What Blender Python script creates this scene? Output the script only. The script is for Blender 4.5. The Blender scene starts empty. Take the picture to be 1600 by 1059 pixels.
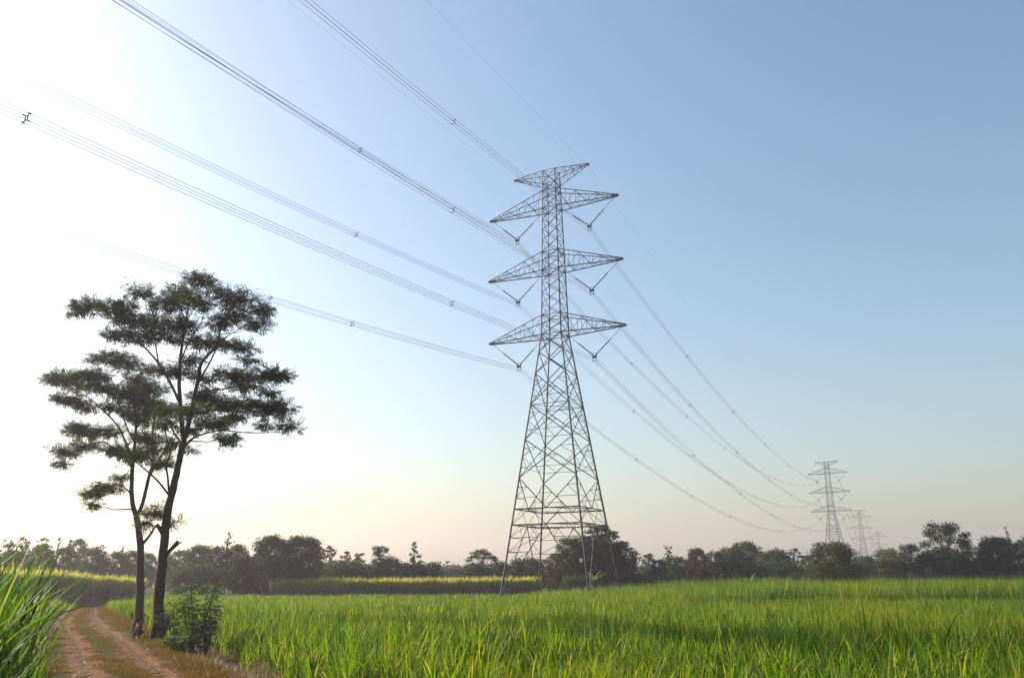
import bpy, math, random
import numpy as np
from mathutils import Vector, Matrix

R = math.radians
rng = np.random.default_rng(11)
random.seed(11)
sc = bpy.context.scene
COL = sc.collection

# ------------------------------------------------------------------ camera
F, PW, PH = 1301.0, 1600.0, 1059.0
PITCH, ROLL, EYE = 15.905, 0.258, 3.0
cd = bpy.data.cameras.new('camera')
cam = bpy.data.objects.new('camera', cd)
COL.objects.link(cam)
cd.sensor_width = 36.0
cd.lens = F / PW * 36.0
cd.clip_start = 0.1
cd.clip_end = 8000
cam.matrix_world = (Matrix.Translation((0, 0, EYE)) @ Matrix.Rotation(R(90 + PITCH), 4, 'X')
                    @ Matrix.Rotation(R(-ROLL), 4, 'Z'))
sc.camera = cam
_a, _r = R(PITCH), R(ROLL)


def ray(px, py):
    u, v = (px - PW / 2) / F, (PH / 2 - py) / F
    u, v = u * math.cos(_r) + v * math.sin(_r), -u * math.sin(_r) + v * math.cos(_r)
    return Vector((u, math.cos(_a) - v * math.sin(_a), math.sin(_a) + v * math.cos(_a)))


def at(px, py, Y):
    d = ray(px, py)
    return Vector((0, 0, EYE)) + d * (Y / d.y)


def ground_at(px, py):
    d = ray(px, py)
    return Vector((0, 0, EYE)) + d * (-EYE / d.z)


# ------------------------------------------------------------------ helpers
def tag(o, label=None, cat=None, group=None, kind=None):
    if label:
        o['label'] = label
    if cat:
        o['category'] = cat
    if group:
        o['group'] = group
    if kind:
        o['kind'] = kind
    return o


def empty(name, loc, rz=0.0, label=None, cat=None, group=None):
    o = bpy.data.objects.new(name, None)
    COL.objects.link(o)
    o.location = loc
    o.rotation_euler = (0, 0, rz)
    o.empty_display_size = 0.5
    return tag(o, label, cat, group)


def link_mesh(name, me, mats, parent=None):
    for m in (mats if isinstance(mats, (list, tuple)) else [mats]):
        me.materials.append(m)
    o = bpy.data.objects.new(name, me)
    COL.objects.link(o)
    if parent is not None:
        o.parent = parent
    return o


def np_mesh(name, V, Q, mats, parent=None, smooth=False, mi=None):
    """V (n,3) vertices, Q (m,4) or (m,3) faces"""
    me = bpy.data.meshes.new(name)
    V = np.ascontiguousarray(V, np.float32)
    Q = np.ascontiguousarray(Q, np.int32)
    k = Q.shape[1]
    me.vertices.add(len(V))
    me.vertices.foreach_set('co', V.ravel())
    me.loops.add(Q.size)
    me.loops.foreach_set('vertex_index', Q.ravel())
    me.polygons.add(len(Q))
    me.polygons.foreach_set('loop_start', np.arange(0, Q.size, k, dtype=np.int32))
    me.polygons.foreach_set('loop_total', np.full(len(Q), k, np.int32))
    if smooth:
        me.polygons.foreach_set('use_smooth', np.ones(len(Q), bool))
    if mi is not None:
        me.polygons.foreach_set('material_index', np.ascontiguousarray(mi, np.int32))
    me.update(calc_edges=True)
    return link_mesh(name, me, mats, parent)


class MB:
    """collects shapes for ONE mesh object"""

    def __init__(self):
        self.v, self.f, self.m = [], [], []

    def add(self, vs, fs, mi=0):
        b = len(self.v)
        self.v += [tuple(p) for p in vs]
        self.f += [tuple(i + b for i in q) for q in fs]
        self.m += [mi] * len(fs)

    def tube(self, pts, rad, n=6, mi=0, caps=True):
        pts = [Vector(p) for p in pts]
        if not isinstance(rad, (list, tuple)):
            rad = [rad] * len(pts)
        vs, fs = [], []
        up = None
        for i, p in enumerate(pts):
            d = (pts[min(i + 1, len(pts) - 1)] - pts[max(i - 1, 0)])
            d = d.normalized() if d.length > 1e-9 else Vector((0, 0, 1))
            if up is None:
                up = Vector((1, 0, 0)) if abs(d.x) < 0.9 else Vector((0, 1, 0))
            s = d.cross(up)
            s = s.normalized() if s.length > 1e-6 else d.orthogonal().normalized()
            t = d.cross(s).normalized()
            up = s.cross(d)
            for k in range(n):
                a = 2 * math.pi * k / n
                vs.append(p + (s * math.cos(a) + t * math.sin(a)) * rad[i])
        for i in range(len(pts) - 1):
            for k in range(n):
                fs.append((i * n + k, i * n + (k + 1) % n, (i + 1) * n + (k + 1) % n, (i + 1) * n + k))
        if caps:
            fs.append(tuple(range(n))[::-1])
            fs.append(tuple((len(pts) - 1) * n + k for k in range(n)))
        self.add(vs, fs, mi)

    def beam(self, a, b, w=0.1, mi=0):
        self.tube([a, b], w * 0.6, 4, mi, True)

    def box(self, c, s, mi=0, rot=None):
        c = Vector(c)
        vs = []
        for z in (-.5, .5):
            for y in (-.5, .5):
                for x in (-.5, .5):
                    p = Vector((x * s[0], y * s[1], z * s[2]))
                    if rot is not None:
                        p = rot @ p
                    vs.append(c + p)
        self.add(vs, [(0, 2, 3, 1), (4, 5, 7, 6), (0, 1, 5, 4), (2, 6, 7, 3), (0, 4, 6, 2), (1, 3, 7, 5)], mi)

    def hull(self, secs, mi=0):
        """loft through sections, each a list of points of equal count"""
        n = len(secs[0])
        vs = [p for s in secs for p in s]
        fs = []
        for i in range(len(secs) - 1):
            for k in range(n):
                fs.append((i * n + k, i * n + (k + 1) % n, (i + 1) * n + (k + 1) % n, (i + 1) * n + k))
        fs.append(tuple(range(n))[::-1])
        fs.append(tuple((len(secs) - 1) * n + k for k in range(n)))
        self.add(vs, fs, mi)

    def torus(self, c, axis, r, t, n=20, k=8, mi=0):
        c = Vector(c)
        axis = Vector(axis).normalized()
        e = axis.orthogonal().normalized()
        g = axis.cross(e)
        vs, fs = [], []
        for i in range(n):
            a = 2 * math.pi * i / n
            d = e * math.cos(a) + g * math.sin(a)
            for j in range(k):
                b = 2 * math.pi * j / k
                vs.append(c + d * (r + t * math.cos(b)) + axis * (t * math.sin(b)))
        for i in range(n):
            for j in range(k):
                fs.append((i * k + j, ((i + 1) % n) * k + j, ((i + 1) % n) * k + (j + 1) % k, i * k + (j + 1) % k))
        self.add(vs, fs, mi)

    def build(self, name, mats, parent=None, smooth=False):
        me = bpy.data.meshes.new(name)
        me.from_pydata(self.v, [], self.f)
        me.polygons.foreach_set('material_index', self.m)
        if smooth:
            me.polygons.foreach_set('use_smooth', [True] * len(self.f))
        me.update()
        return link_mesh(name, me, mats, parent)


def ss(x):
    x = np.clip(x, 0, 1)
    return x * x * (3 - 2 * x)


def vnoise(x, y, s, seed=0):
    """smooth value noise, numpy"""
    x = np.asarray(x, float) / s + seed * 17.13
    y = np.asarray(y, float) / s - seed * 9.71
    xi, yi = np.floor(x), np.floor(y)
    fx, fy = x - xi, y - yi
    fx, fy = fx * fx * (3 - 2 * fx), fy * fy * (3 - 2 * fy)

    def h(a, b):
        q = np.sin(a * 127.1 + b * 311.7 + seed * 3.3) * 43758.5453
        return q - np.floor(q)
    return (h(xi, yi) * (1 - fx) + h(xi + 1, yi) * fx) * (1 - fy) + (h(xi, yi + 1) * (1 - fx) + h(xi + 1, yi + 1) * fx) * fy


# ------------------------------------------------------------------ materials
def new_mat(name):
    m = bpy.data.materials.new(name)
    m.use_nodes = True
    nt = m.node_tree
    return m, nt, nt.nodes['Principled BSDF'], nt.nodes['Material Output']


def ramp(nt, stops, fac):
    r = nt.nodes.new('ShaderNodeValToRGB')
    el = r.color_ramp.elements
    while len(el) > 1:
        el.remove(el[-1])
    for i, (p, c) in enumerate(stops):
        e = el[0] if i == 0 else el.new(p)
        e.position = p
        e.color = (*c, 1)
    nt.links.new(fac, r.inputs[0])
    return r.outputs[0]


def noise(nt, scale, detail=4, rough=0.6, coord='Object', vec=None):
    n = nt.nodes.new('ShaderNodeTexNoise')
    n.inputs['Scale'].default_value = scale
    n.inputs['Detail'].default_value = detail
    n.inputs['Roughness'].default_value = rough
    if vec is None:
        t = nt.nodes.new('ShaderNodeTexCoord')
        vec = t.outputs[coord]
    nt.links.new(vec, n.inputs['Vector'])
    return n.outputs['Fac']


def mixc(nt, fac, a, b, mode='MIX'):
    m = nt.nodes.new('ShaderNodeMix')
    m.data_type = 'RGBA'
    m.blend_type = mode
    for s, v in ((m.inputs['Factor'], fac), (m.inputs['A'], a), (m.inputs['B'], b)):
        if hasattr(v, 'is_linked'):
            nt.links.new(v, s)
        elif isinstance(v, tuple):
            s.default_value = (*v, 1)
        else:
            s.default_value = v
    return m.outputs['Result']


def leaf_mat(name, stops, trans=0.4, tint=(1.35, 1.5, 0.7), rough=0.5, patch=None, pscale=0.15, spec=0.4):
    """leaf colours vary leaf by leaf (random per island) and in large patches"""
    m, nt, p, out = new_mat(name)
    g = nt.nodes.new('ShaderNodeNewGeometry')
    c = ramp(nt, stops, g.outputs['Random Per Island'])
    if patch:
        f = noise(nt, pscale, 3, 0.6)
        mr = nt.nodes.new('ShaderNodeMapRange')
        mr.inputs['From Min'].default_value = 0.5
        mr.inputs['From Max'].default_value = 0.66
        nt.links.new(f, mr.inputs['Value'])
        c = mixc(nt, mr.outputs['Result'], c, mixc(nt, 0.65, c, patch))
    nt.links.new(c, p.inputs['Base Color'])
    p.inputs['Roughness'].default_value = rough
    p.inputs['Specular IOR Level'].default_value = spec
    tr = nt.nodes.new('ShaderNodeBsdfTranslucent')
    nt.links.new(mixc(nt, 1.0, c, tint, 'MULTIPLY'), tr.inputs['Color'])
    mx = nt.nodes.new('ShaderNodeMixShader')
    mx.inputs[0].default_value = trans
    nt.links.new(p.outputs[0], mx.inputs[1])
    nt.links.new(tr.outputs[0], mx.inputs[2])
    nt.links.new(mx.outputs[0], out.inputs['Surface'])
    return m


def plain(name, col, rough=0.5, metal=0.0, var=0.25, scale=6.0, spec=0.5):
    m, nt, p, out = new_mat(name)
    f = noise(nt, scale, 5, 0.65)
    lo = tuple(c * (1 - var) for c in col)
    hi = tuple(min(1, c * (1 + var)) for c in col)
    nt.links.new(ramp(nt, [(0.3, lo), (0.7, hi)], f), p.inputs['Base Color'])
    p.inputs['Roughness'].default_value = rough
    p.inputs['Metallic'].default_value = metal
    p.inputs['Specular IOR Level'].default_value = spec
    return m


M = {}
M['cane'] = leaf_mat('young_cane_leaf', [(0.0, (.020, .048, .006)), (0.35, (.058, .122, .009)), (0.75, (.115, .19, .012)),
                                         (0.93, (.19, .24, .02)), (0.975, (.26, .25, .06)), (0.985, (.36, .27, .14)), (1.0, (.45, .36, .22))], 0.5, (1.8, 1.8, 0.35), 0.5,
                     patch=(.19, .205, .012), pscale=0.075, spec=0.12)
M['cane_tall'] = leaf_mat('tall_cane_leaf', [(0.0, (.018, .045, .008)), (0.5, (.045, .10, .012)), (0.95, (.10, .17, .02)), (1.0, (.28, .24, .12))],
                          0.5, (1.6, 1.7, 0.5), 0.5, spec=0.15)
M['cane_ripe'] = leaf_mat('ripe_cane_leaf', [(0.0, (.20, .22, .06)), (0.5, (.34, .34, .10)), (1.0, (.50, .44, .18))], 0.6, (1.4, 1.4, 0.7), 0.6, spec=0.15)
M['cane_dry'] = leaf_mat('dry_cane_leaf', [(0.0, (.14, .11, .085)), (0.6, (.27, .21, .16)), (1.0, (.42, .33, .22))], 0.35, (1.2, 1.1, 0.8), 0.8, spec=0.1)
M['verge'] = leaf_mat('verge_grass_blade', [(0.0, (.10, .05, .016)), (0.5, (.17, .09, .022)), (0.85, (.20, .14, .04)), (1.0, (.08, .12, .02))],
                      0.4, (1.3, 1.2, 0.6), 0.7, patch=(.055, .14, .012), pscale=0.3, spec=0.1)
M['album'] = leaf_mat('roadside_tree_leaf', [(0.0, (.018, .036, .012)), (0.6, (.034, .060, .016)), (1.0, (.085, .105, .02))], 0.34, (1.3, 1.4, 0.6), 0.5, spec=0.12)
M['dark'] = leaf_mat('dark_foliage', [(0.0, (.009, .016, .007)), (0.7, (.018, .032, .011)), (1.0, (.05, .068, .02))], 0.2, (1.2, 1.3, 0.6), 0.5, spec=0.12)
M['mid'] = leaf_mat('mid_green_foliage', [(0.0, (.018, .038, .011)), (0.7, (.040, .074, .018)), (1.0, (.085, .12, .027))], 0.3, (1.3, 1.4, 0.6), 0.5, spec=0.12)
M['olive'] = leaf_mat('olive_foliage', [(0.0, (.026, .036, .010)), (0.7, (.052, .064, .017)), (1.0, (.10, .11, .028))], 0.3, (1.3, 1.3, 0.6), 0.5, spec=0.12)
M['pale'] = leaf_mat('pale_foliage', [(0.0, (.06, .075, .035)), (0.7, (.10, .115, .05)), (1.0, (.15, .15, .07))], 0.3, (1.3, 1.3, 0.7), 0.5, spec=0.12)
M['rust'] = leaf_mat('rusty_foliage', [(0.0, (.035, .030, .014)), (0.6, (.062, .046, .02)), (1.0, (.10, .08, .03))], 0.3, (1.3, 1.1, 0.7), 0.6, spec=0.12)
M['banana'] = leaf_mat('banana_leaf', [(0.0, (.08, .15, .03)), (0.6, (.13, .22, .04)), (1.0, (.26, .30, .12))], 0.45, (1.3, 1.4, 0.6), 0.35)
M['shrub'] = leaf_mat('shrub_leaf', [(0.0, (.04, .09, .015)), (0.6, (.09, .18, .024)), (0.92, (.16, .26, .04)), (1.0, (.42, .30, .20))], 0.5, (1.5, 1.6, 0.5), 0.3, spec=0.5)
M['shrub_dark'] = leaf_mat('low_shrub_leaf', [(0.0, (.022, .036, .016)), (0.7, (.04, .06, .024)), (0.9, (.09, .12, .03)), (1.0, (.30, .28, .24))], 0.25, (1.3, 1.4, 0.6), 0.3, spec=0.8)


def bark(name, lo, hi):
    m, nt, p, out = new_mat(name)
    tc = nt.nodes.new('ShaderNodeTexCoord')
    mp = nt.nodes.new('ShaderNodeMapping')
    mp.inputs['Scale'].default_value = (1, 1, 0.28)
    nt.links.new(tc.outputs['Object'], mp.inputs['Vector'])
    f = noise(nt, 7.0, 8, 0.7, vec=mp.outputs[0])
    nt.links.new(ramp(nt, [(0.3, lo), (0.52, tuple((a + b) / 2 for a, b in zip(lo, hi))), (0.72, hi)], f), p.inputs['Base Color'])
    b = nt.nodes.new('ShaderNodeBump')
    b.inputs['Strength'].default_value = 0.7
    b.inputs['Distance'].default_value = 0.05
    nt.links.new(f, b.inputs['Height'])
    nt.links.new(b.outputs[0], p.inputs['Normal'])
    p.inputs['Roughness'].default_value = 0.9
    p.inputs['Specular IOR Level'].default_value = 0.15
    return m


M['bark'] = bark('grey_brown_bark', (.022, .014, .011), (.075, .052, .042))
M['bark_far'] = bark('dark_bark', (.05, .04, .03), (.13, .10, .08))
M['steel'] = plain('galvanised_steel', (.024, .026, .030), 0.55, 0.0, 0.35, 1.2, 0.25)
M['wire'] = plain('aluminium_wire', (.20, .20, .21), 0.5, 0.5, 0.15, 2.0)
M['insul'] = plain('brown_glazed_insulator', (.055, .045, .04), 0.25, 0.0, 0.2, 5.0)
M['concrete'] = plain('grey_concrete', (.32, .31, .29), 0.9, 0.0, 0.2, 3.0)
M['plate'] = plain('white_plate', (.72, .72, .70), 0.5, 0.0, 0.06, 3.0)
M['black'] = plain('black_plastic', (.009, .009, .010), 0.75, 0.0, 0.2, 8.0, 0.1)
M['tyre'] = plain('tyre_rubber', (.02, .02, .02), 0.8, 0.0, 0.2, 20.0)
M['seat'] = plain('black_vinyl', (.010, .010, .011), 0.8, 0.0, 0.2, 12.0, 0.08)
M['chrome'] = plain('dark_metal', (.015, .015, .016), 0.7, 0.0, 0.1, 8.0, 0.15)
M['red_lens'] = plain('red_lens', (.10, .01, .01), 0.2, 0.0, 0.1, 8.0)
M['glass'] = plain('lamp_glass', (.10, .10, .11), 0.2, 0.0, 0.05, 8.0)
M['pebble'] = plain('pale_pebble', (.42, .36, .30), 0.8, 0.0, 0.25, 1.5)

# ------------------------------------------------------------------ path centre line and terrain
_pl = [(198, 1059, 262 - 135), (170, 1025, 100), (152, 1000, 92), (128, 980, 66), (122, 965, 52), (138, 948, 24), (152, 941, 16)]
_pts = sorted([(ground_at(x, y).y, ground_at(x, y).x) for x, y, _ in _pl])
_py = np.array([p[0] for p in _pts])
_px = np.array([p[1] for p in _pts])
# extend toward the viewer and beyond the bend
s0 = (_px[1] - _px[0]) / (_py[1] - _py[0])
_py = np.concatenate([[2.0], _py, [_py[-1] + 10]])
_px = np.concatenate([[_px[0] + s0 * (2.0 - _py[0 + 1])], _px, [_px[-1] - 2]])


def path_x(y):
    y = np.asarray(y, float)
    k = np.array([-6., -3., 0., 3., 6.])
    w = np.array([.12, .23, .30, .23, .12])
    return sum(wi * np.interp(y + ki, _py, _px) for ki, wi in zip(k, w))


PATH_END = float(_py[-2]) + 4


def wsc(y):
    return 1 - 0.5 * ss((np.asarray(y, float) - 62) / 35)


def path_off(x, y):
    return (np.asarray(x, float) - path_x(y)) / wsc(y)


def ground_z(x, y):
    x, y = np.asarray(x, float), np.asarray(y, float)
    near = ss((150 - y) / 40) * ss((y + 40) / 30)
    z = 0.10 * (vnoise(x, y, 4.0, 1) - .5) * near + 0.05 * (vnoise(x, y, 1.1, 2) - .5) * near
    o = path_off(x, y)
    z = z - 0.55 * np.exp(-((o - 4.6) / 0.8) ** 2) * ss((42 - y) / 6) * ss((y - 2) / 6)
    z = z - 0.20 * np.exp(-((o + 3.4) / 0.7) ** 2) * ss((70 - y) / 20) * ss((y - 2) / 6)
    rut = np.exp(-((np.abs(o) - 1.2) / 0.42) ** 2) * ss((PATH_END - y) / 4)
    return z - 0.06 * rut


def grid_sheet(name, xs, ys, mat, dz=0.0):
    X, Y = np.meshgrid(xs, ys)
    V = np.stack([X, Y, ground_z(X, Y) + dz], -1).reshape(-1, 3)
    nx, ny = len(xs), len(ys)
    i = (np.arange(ny - 1)[:, None] * nx + np.arange(nx - 1)[None, :]).ravel()
    Q = np.stack([i, i + 1, i + nx + 1, i + nx], -1)
    return np_mesh(name, V, Q, mat, smooth=True)


m, nt, p, out = new_mat('field_soil')
f1 = noise(nt, 0.35, 6, 0.6)
f2 = noise(nt, 5.0, 6, 0.7)
c = ramp(nt, [(0.3, (.05, .033, .02)), (0.45, (.06, .06, .022)), (0.6, (.075, .08, .025)), (0.75, (.05, .075, .018))], f1)
c = mixc(nt, f2, c, mixc(nt, 0.4, c, (.10, .075, .035)))
nt.links.new(c, p.inputs['Base Color'])
b = nt.nodes.new('ShaderNodeBump')
b.inputs['Strength'].default_value = 0.8
b.inputs['Distance'].default_value = 0.12
nt.links.new(f2, b.inputs['Height'])
nt.links.new(b.outputs[0], p.inputs['Normal'])
p.inputs['Roughness'].default_value = 0.95
p.inputs['Specular IOR Level'].default_value = 0.03
M['soil'] = m

gx = np.concatenate([np.arange(-900, -80, 40.), np.arange(-80, 30, 0.4), np.arange(30, 60, 2.), np.arange(60, 1301, 40.)])
gy = np.concatenate([np.arange(-420, -20, 40.), np.arange(-20, 4, 2.), np.arange(4, 130, 0.45), np.arange(130, 200, 4.), np.arange(200, 1701, 50.)])
o = grid_sheet('ground', gx, gy, M['soil'])
tag(o, kind='structure')

# dirt track
m, nt, p, out = new_mat('dirt_track')
uv = nt.nodes.new('ShaderNodeUVMap')
sx = nt.nodes.new('ShaderNodeSeparateXYZ')
nt.links.new(uv.outputs[0], sx.inputs[0])
f1 = noise(nt, 1.1, 6, 0.65)
f2 = noise(nt, 9.0, 6, 0.75)
f3 = noise(nt, 0.45, 3, 0.6)
ab = nt.nodes.new('ShaderNodeMath')
ab.operation = 'ABSOLUTE'
nt.links.new(sx.outputs[0], ab.inputs[0])
wob = nt.nodes.new('ShaderNodeMath')
wob.operation = 'MULTIPLY_ADD'
nt.links.new(f1, wob.inputs[0])
wob.inputs[1].default_value = 1.3
nt.links.new(ab.outputs[0], wob.inputs[2])
cr = ramp(nt, [(0.0, (.02, .02, .02)), (0.30, (.05, .05, .05)), (0.40, (1, 1, 1)), (0.70, (1, 1, 1)), (0.82, (.05, .05, .05))], wob.outputs[0])
mr = nt.nodes.new('ShaderNodeMath')
mr.operation = 'DIVIDE'
nt.links.new(wob.outputs[0], mr.inputs[0])
mr.inputs[1].default_value = 3.2
nt.links.new(mr.outputs[0], cr.node.inputs[0])
soil = ramp(nt, [(0.25, (.11, .045, .021)), (0.48, (.19, .085, .043)), (0.6, (.27, .135, .075)), (0.76, (.42, .27, .18))], f2)
turf = ramp(nt, [(0.3, (.085, .045, .017)), (0.44, (.080, .055, .018)), (0.52, (.05, .066, .013)), (0.66, (.035, .07, .010))], f3)
turf = mixc(nt, f2, turf, mixc(nt, 0.5, turf, (.09, .045, .025)))
c = mixc(nt, cr, turf, soil)
nt.links.new(c, p.inputs['Base Color'])
b = nt.nodes.new('ShaderNodeBump')
b.inputs['Strength'].default_value = 0.9
b.inputs['Distance'].default_value = 0.06
nt.links.new(f2, b.inputs['Height'])
nt.links.new(b.outputs[0], p.inputs['Normal'])
p.inputs['Roughness'].default_value = 0.95
p.inputs['Specular IOR Level'].default_value = 0.05
M['track'] = m
ty = np.arange(2, PATH_END, 0.35)
to = np.linspace(-3.6, 3.4, 36)
TY, TO = np.meshgrid(ty, to, indexing='ij')
TX = path_x(TY) + TO * wsc(TY) * (1 + 0.06 * (vnoise(TY, TO, 3.0, 5) - .5))
edge = np.minimum(TO + 3.6, 3.4 - TO)
V = np.stack([TX, TY, ground_z(TX, TY) + 0.03 * ss(edge / 0.5) - 0.02], -1).reshape(-1, 3)
n = len(to)
i = (np.arange(len(ty) - 1)[:, None] * n + np.arange(n - 1)[None, :]).ravel()
Q = np.stack([i, i + 1, i + n + 1, i + n], -1)
trk = np_mesh('dirt_track', V, Q, M['track'], smooth=True)
uvl = trk.data.uv_layers.new(name='UVMap')
uvd = np.stack([TO.ravel(), TY.ravel()], -1)[Q.ravel()]
uvl.data.foreach_set('uv', uvd.astype(np.float32).ravel())
tag(trk, kind='structure')


# ------------------------------------------------------------------ blades of grass and cane
def blade_arrays(P, L, W, az, lean, bend, seg=4, twist=0.5):
    N = len(P)
    t = np.linspace(0, 1, seg + 1)
    ang = lean[:, None] + bend[:, None] * t[None, :] ** 1.4
    st = (L / seg)[:, None]
    dh = np.sin(ang) * st
    dz = np.cos(ang) * st
    h = np.concatenate([np.zeros((N, 1)), np.cumsum(dh[:, :-1], 1)], 1)
    z = np.concatenate([np.zeros((N, 1)), np.cumsum(dz[:, :-1], 1)], 1)
    ca, sa = np.cos(az)[:, None], np.sin(az)[:, None]
    C = np.stack([P[:, 0:1] + h * ca, P[:, 1:2] + h * sa, P[:, 2:3] + z], -1)
    tw = az + math.pi / 2 + rng.normal(0, twist, N)
    sd = np.stack([np.cos(tw), np.sin(tw), rng.normal(0, 0.25, N)], -1)
    prof = np.interp(t, [0, .25, .6, .85, 1.0], [.55, 1.0, .85, .5, .04])
    off = sd[:, None, :] * (W[:, None] * prof[None, :] * 0.5)[:, :, None]
    Vv = np.stack([C - off, C + off], 2).reshape(N, -1, 3)
    base = (np.arange(N) * (seg + 1) * 2)[:, None]
    k = np.arange(seg)[None, :] * 2
    i = base + k
    Qq = np.stack([i, i + 1, i + 3, i + 2], -1).reshape(-1, 4)
    return Vv.reshape(-1, 3), Qq


def merge(parts):
    Vs, Qs, b = [], [], 0
    for V_, Q_ in parts:
        Vs.append(V_)
        Qs.append(Q_ + b)
        b += len(V_)
    return np.concatenate(Vs), np.concatenate(Qs)


def field_height(x, y):
    h = 1.10 + 0.35 * (vnoise(x, y, 9.0, 3) - .5) + 0.40 * (vnoise(x, y, 2.6, 4) - .5)
    h = h - 0.45 * ss((y - 78) / 6) * ss((6 - x) / 10)
    return h + 1.15 * ss((y - 72 - 3 * vnoise(x, y, 5, 8)) / 1.6) * ss((x + 1) / 30)


def field_far(x):
    return 122 + 6 * ss((x - 2) / 12) + 27 * ss((x - 20) / 30)


def scatter(y0, y1, dens, side=1, gap=3.9):
    """plants between y0 and y1 inside the view wedge, right (1) or left (-1) of the track"""
    A = (y1 - y0) * (2 * (0.66 * y1 + 7))
    N = int(A * dens)
    y = rng.uniform(y0, y1, N)
    x = rng.uniform(-1, 1, N) * (0.66 * y1 + 7)
    keep = np.abs(x) < 0.66 * y + 7
    o = path_off(x, y)
    g = gap + 0.5 * (vnoise(x, y, 2.5, 6) - .5) * 2
    if side > 0:
        keep &= (o > g + 1.3 * ss((44 - y) / 8)) & (y < field_far(x) + 3 * vnoise(x, y, 4, 9))
    else:
        keep &= (o < -g) & (y < 104)
    keep &= vnoise(x, y, 1.5, 7) > 0.2
    return x[keep], y[keep]


def crop(y0, y1, dens, nb, width, seg, side=1, gap=3.9, hs=1.0, splay=1.0):
    x, y = scatter(y0, y1, dens, side, gap)
    N = len(x)
    hh = field_height(x, y) * hs
    # each plant is a tuft of nb blades
    xs, ys, hs_ = np.repeat(x, nb), np.repeat(y, nb), np.repeat(hh, nb)
    K = len(xs)
    j = rng.normal(0, 0.09, (K, 2))
    P = np.stack([xs + j[:, 0], ys + j[:, 1], ground_z(xs, ys) - 0.02], -1)
    big = rng.random(K)
    L = hs_ * rng.uniform(0.5, 1.2, K) * np.repeat(rng.uniform(.8, 1.15, N), nb) * np.where(rng.random(K) > .96, 1.25, 1)
    az = rng.uniform(0, 2 * math.pi, K)
    lean = np.abs(rng.normal(0.17, 0.15, K)) * splay
    bend = (np.abs(rng.normal(0.45, 0.4, K)) + 0.9 * (big > 0.88)) * splay ** .5
    W = width * rng.uniform(0.6, 1.25, K)
    return blade_arrays(P, L, W, az, lean, bend, seg)


V, Q = merge([crop(6, 19, 7, 13, 0.046, 6, 1, 3.9, 1.32, 1.35), crop(6, 22, 8, 9, 0.026, 5, 1, 3.9, .8), crop(19, 32, 7, 12, 0.046, 5, 1, 3.9, 1.18, 1.3), crop(20, 34, 6, 9, 0.03, 4, 1, 3.9, .8),
              crop(32, 50, 8, 11, 0.044, 4, 1, 3.9, 1.05, 1.15), crop(50, 84, 8, 8, 0.05, 3), crop(84, 160, 5, 5, 0.07, 2)])
o = np_mesh('cane_crop', V, Q, M['cane'])
tag(o, 'young bright green sugarcane crop filling the field right of the dirt track', 'crop', kind='stuff')
V, Q = merge([crop(22, 50, 9, 7, 0.042, 4, -1, 3.0, 1.15), crop(50, 106, 7, 5, 0.06, 3, -1, 2.5, 1.1)])
o = np_mesh('cane_crop', V, Q, M['cane'])
tag(o, 'narrow strip of green sugarcane crop left of the dirt track', 'crop', kind='stuff')

# tall cane close by on the left
NP = 190
yy = rng.uniform(6.2, 17, NP)
uu = -0.545 - rng.uniform(0, 0.30, NP) ** 1.0 - 0.10 * (1 - yy / 17)
pl = np.stack([uu * yy, yy], -1)
nb = 20
K = NP * nb
P = np.stack([np.repeat(pl[:, 0], nb) + rng.normal(0, .16, K), np.repeat(pl[:, 1], nb) + rng.normal(0, .16, K),
              rng.uniform(0.05, 2.0, K)], -1)
V1, Q1 = blade_arrays(P, rng.uniform(1.1, 1.9, K), rng.uniform(.02, .042, K), rng.uniform(0, 6.283, K),
                      np.abs(rng.normal(.24, .16, K)), np.abs(rng.normal(.55, .4, K)), 7, 0.4)
st = np.stack([np.repeat(pl[:, 0], 4) + rng.normal(0, .15, NP * 4), np.repeat(pl[:, 1], 4) + rng.normal(0, .15, NP * 4), np.zeros(NP * 4)], -1)
V2, Q2 = blade_arrays(st, rng.uniform(1.2, 1.9, NP * 4), np.full(NP * 4, .03), rng.uniform(0, 6.28, NP * 4), np.abs(rng.normal(.05, .05, NP * 4)),
                      np.full(NP * 4, .05), 3, 0.2)
V, Q = merge([(V1, Q1), (V2, Q2)])
o = np_mesh('tall_cane', V, Q, M['cane_tall'])
tag(o, 'tall arching sugarcane leaves close by at the left edge of the photo', 'crop', kind='stuff')


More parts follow.
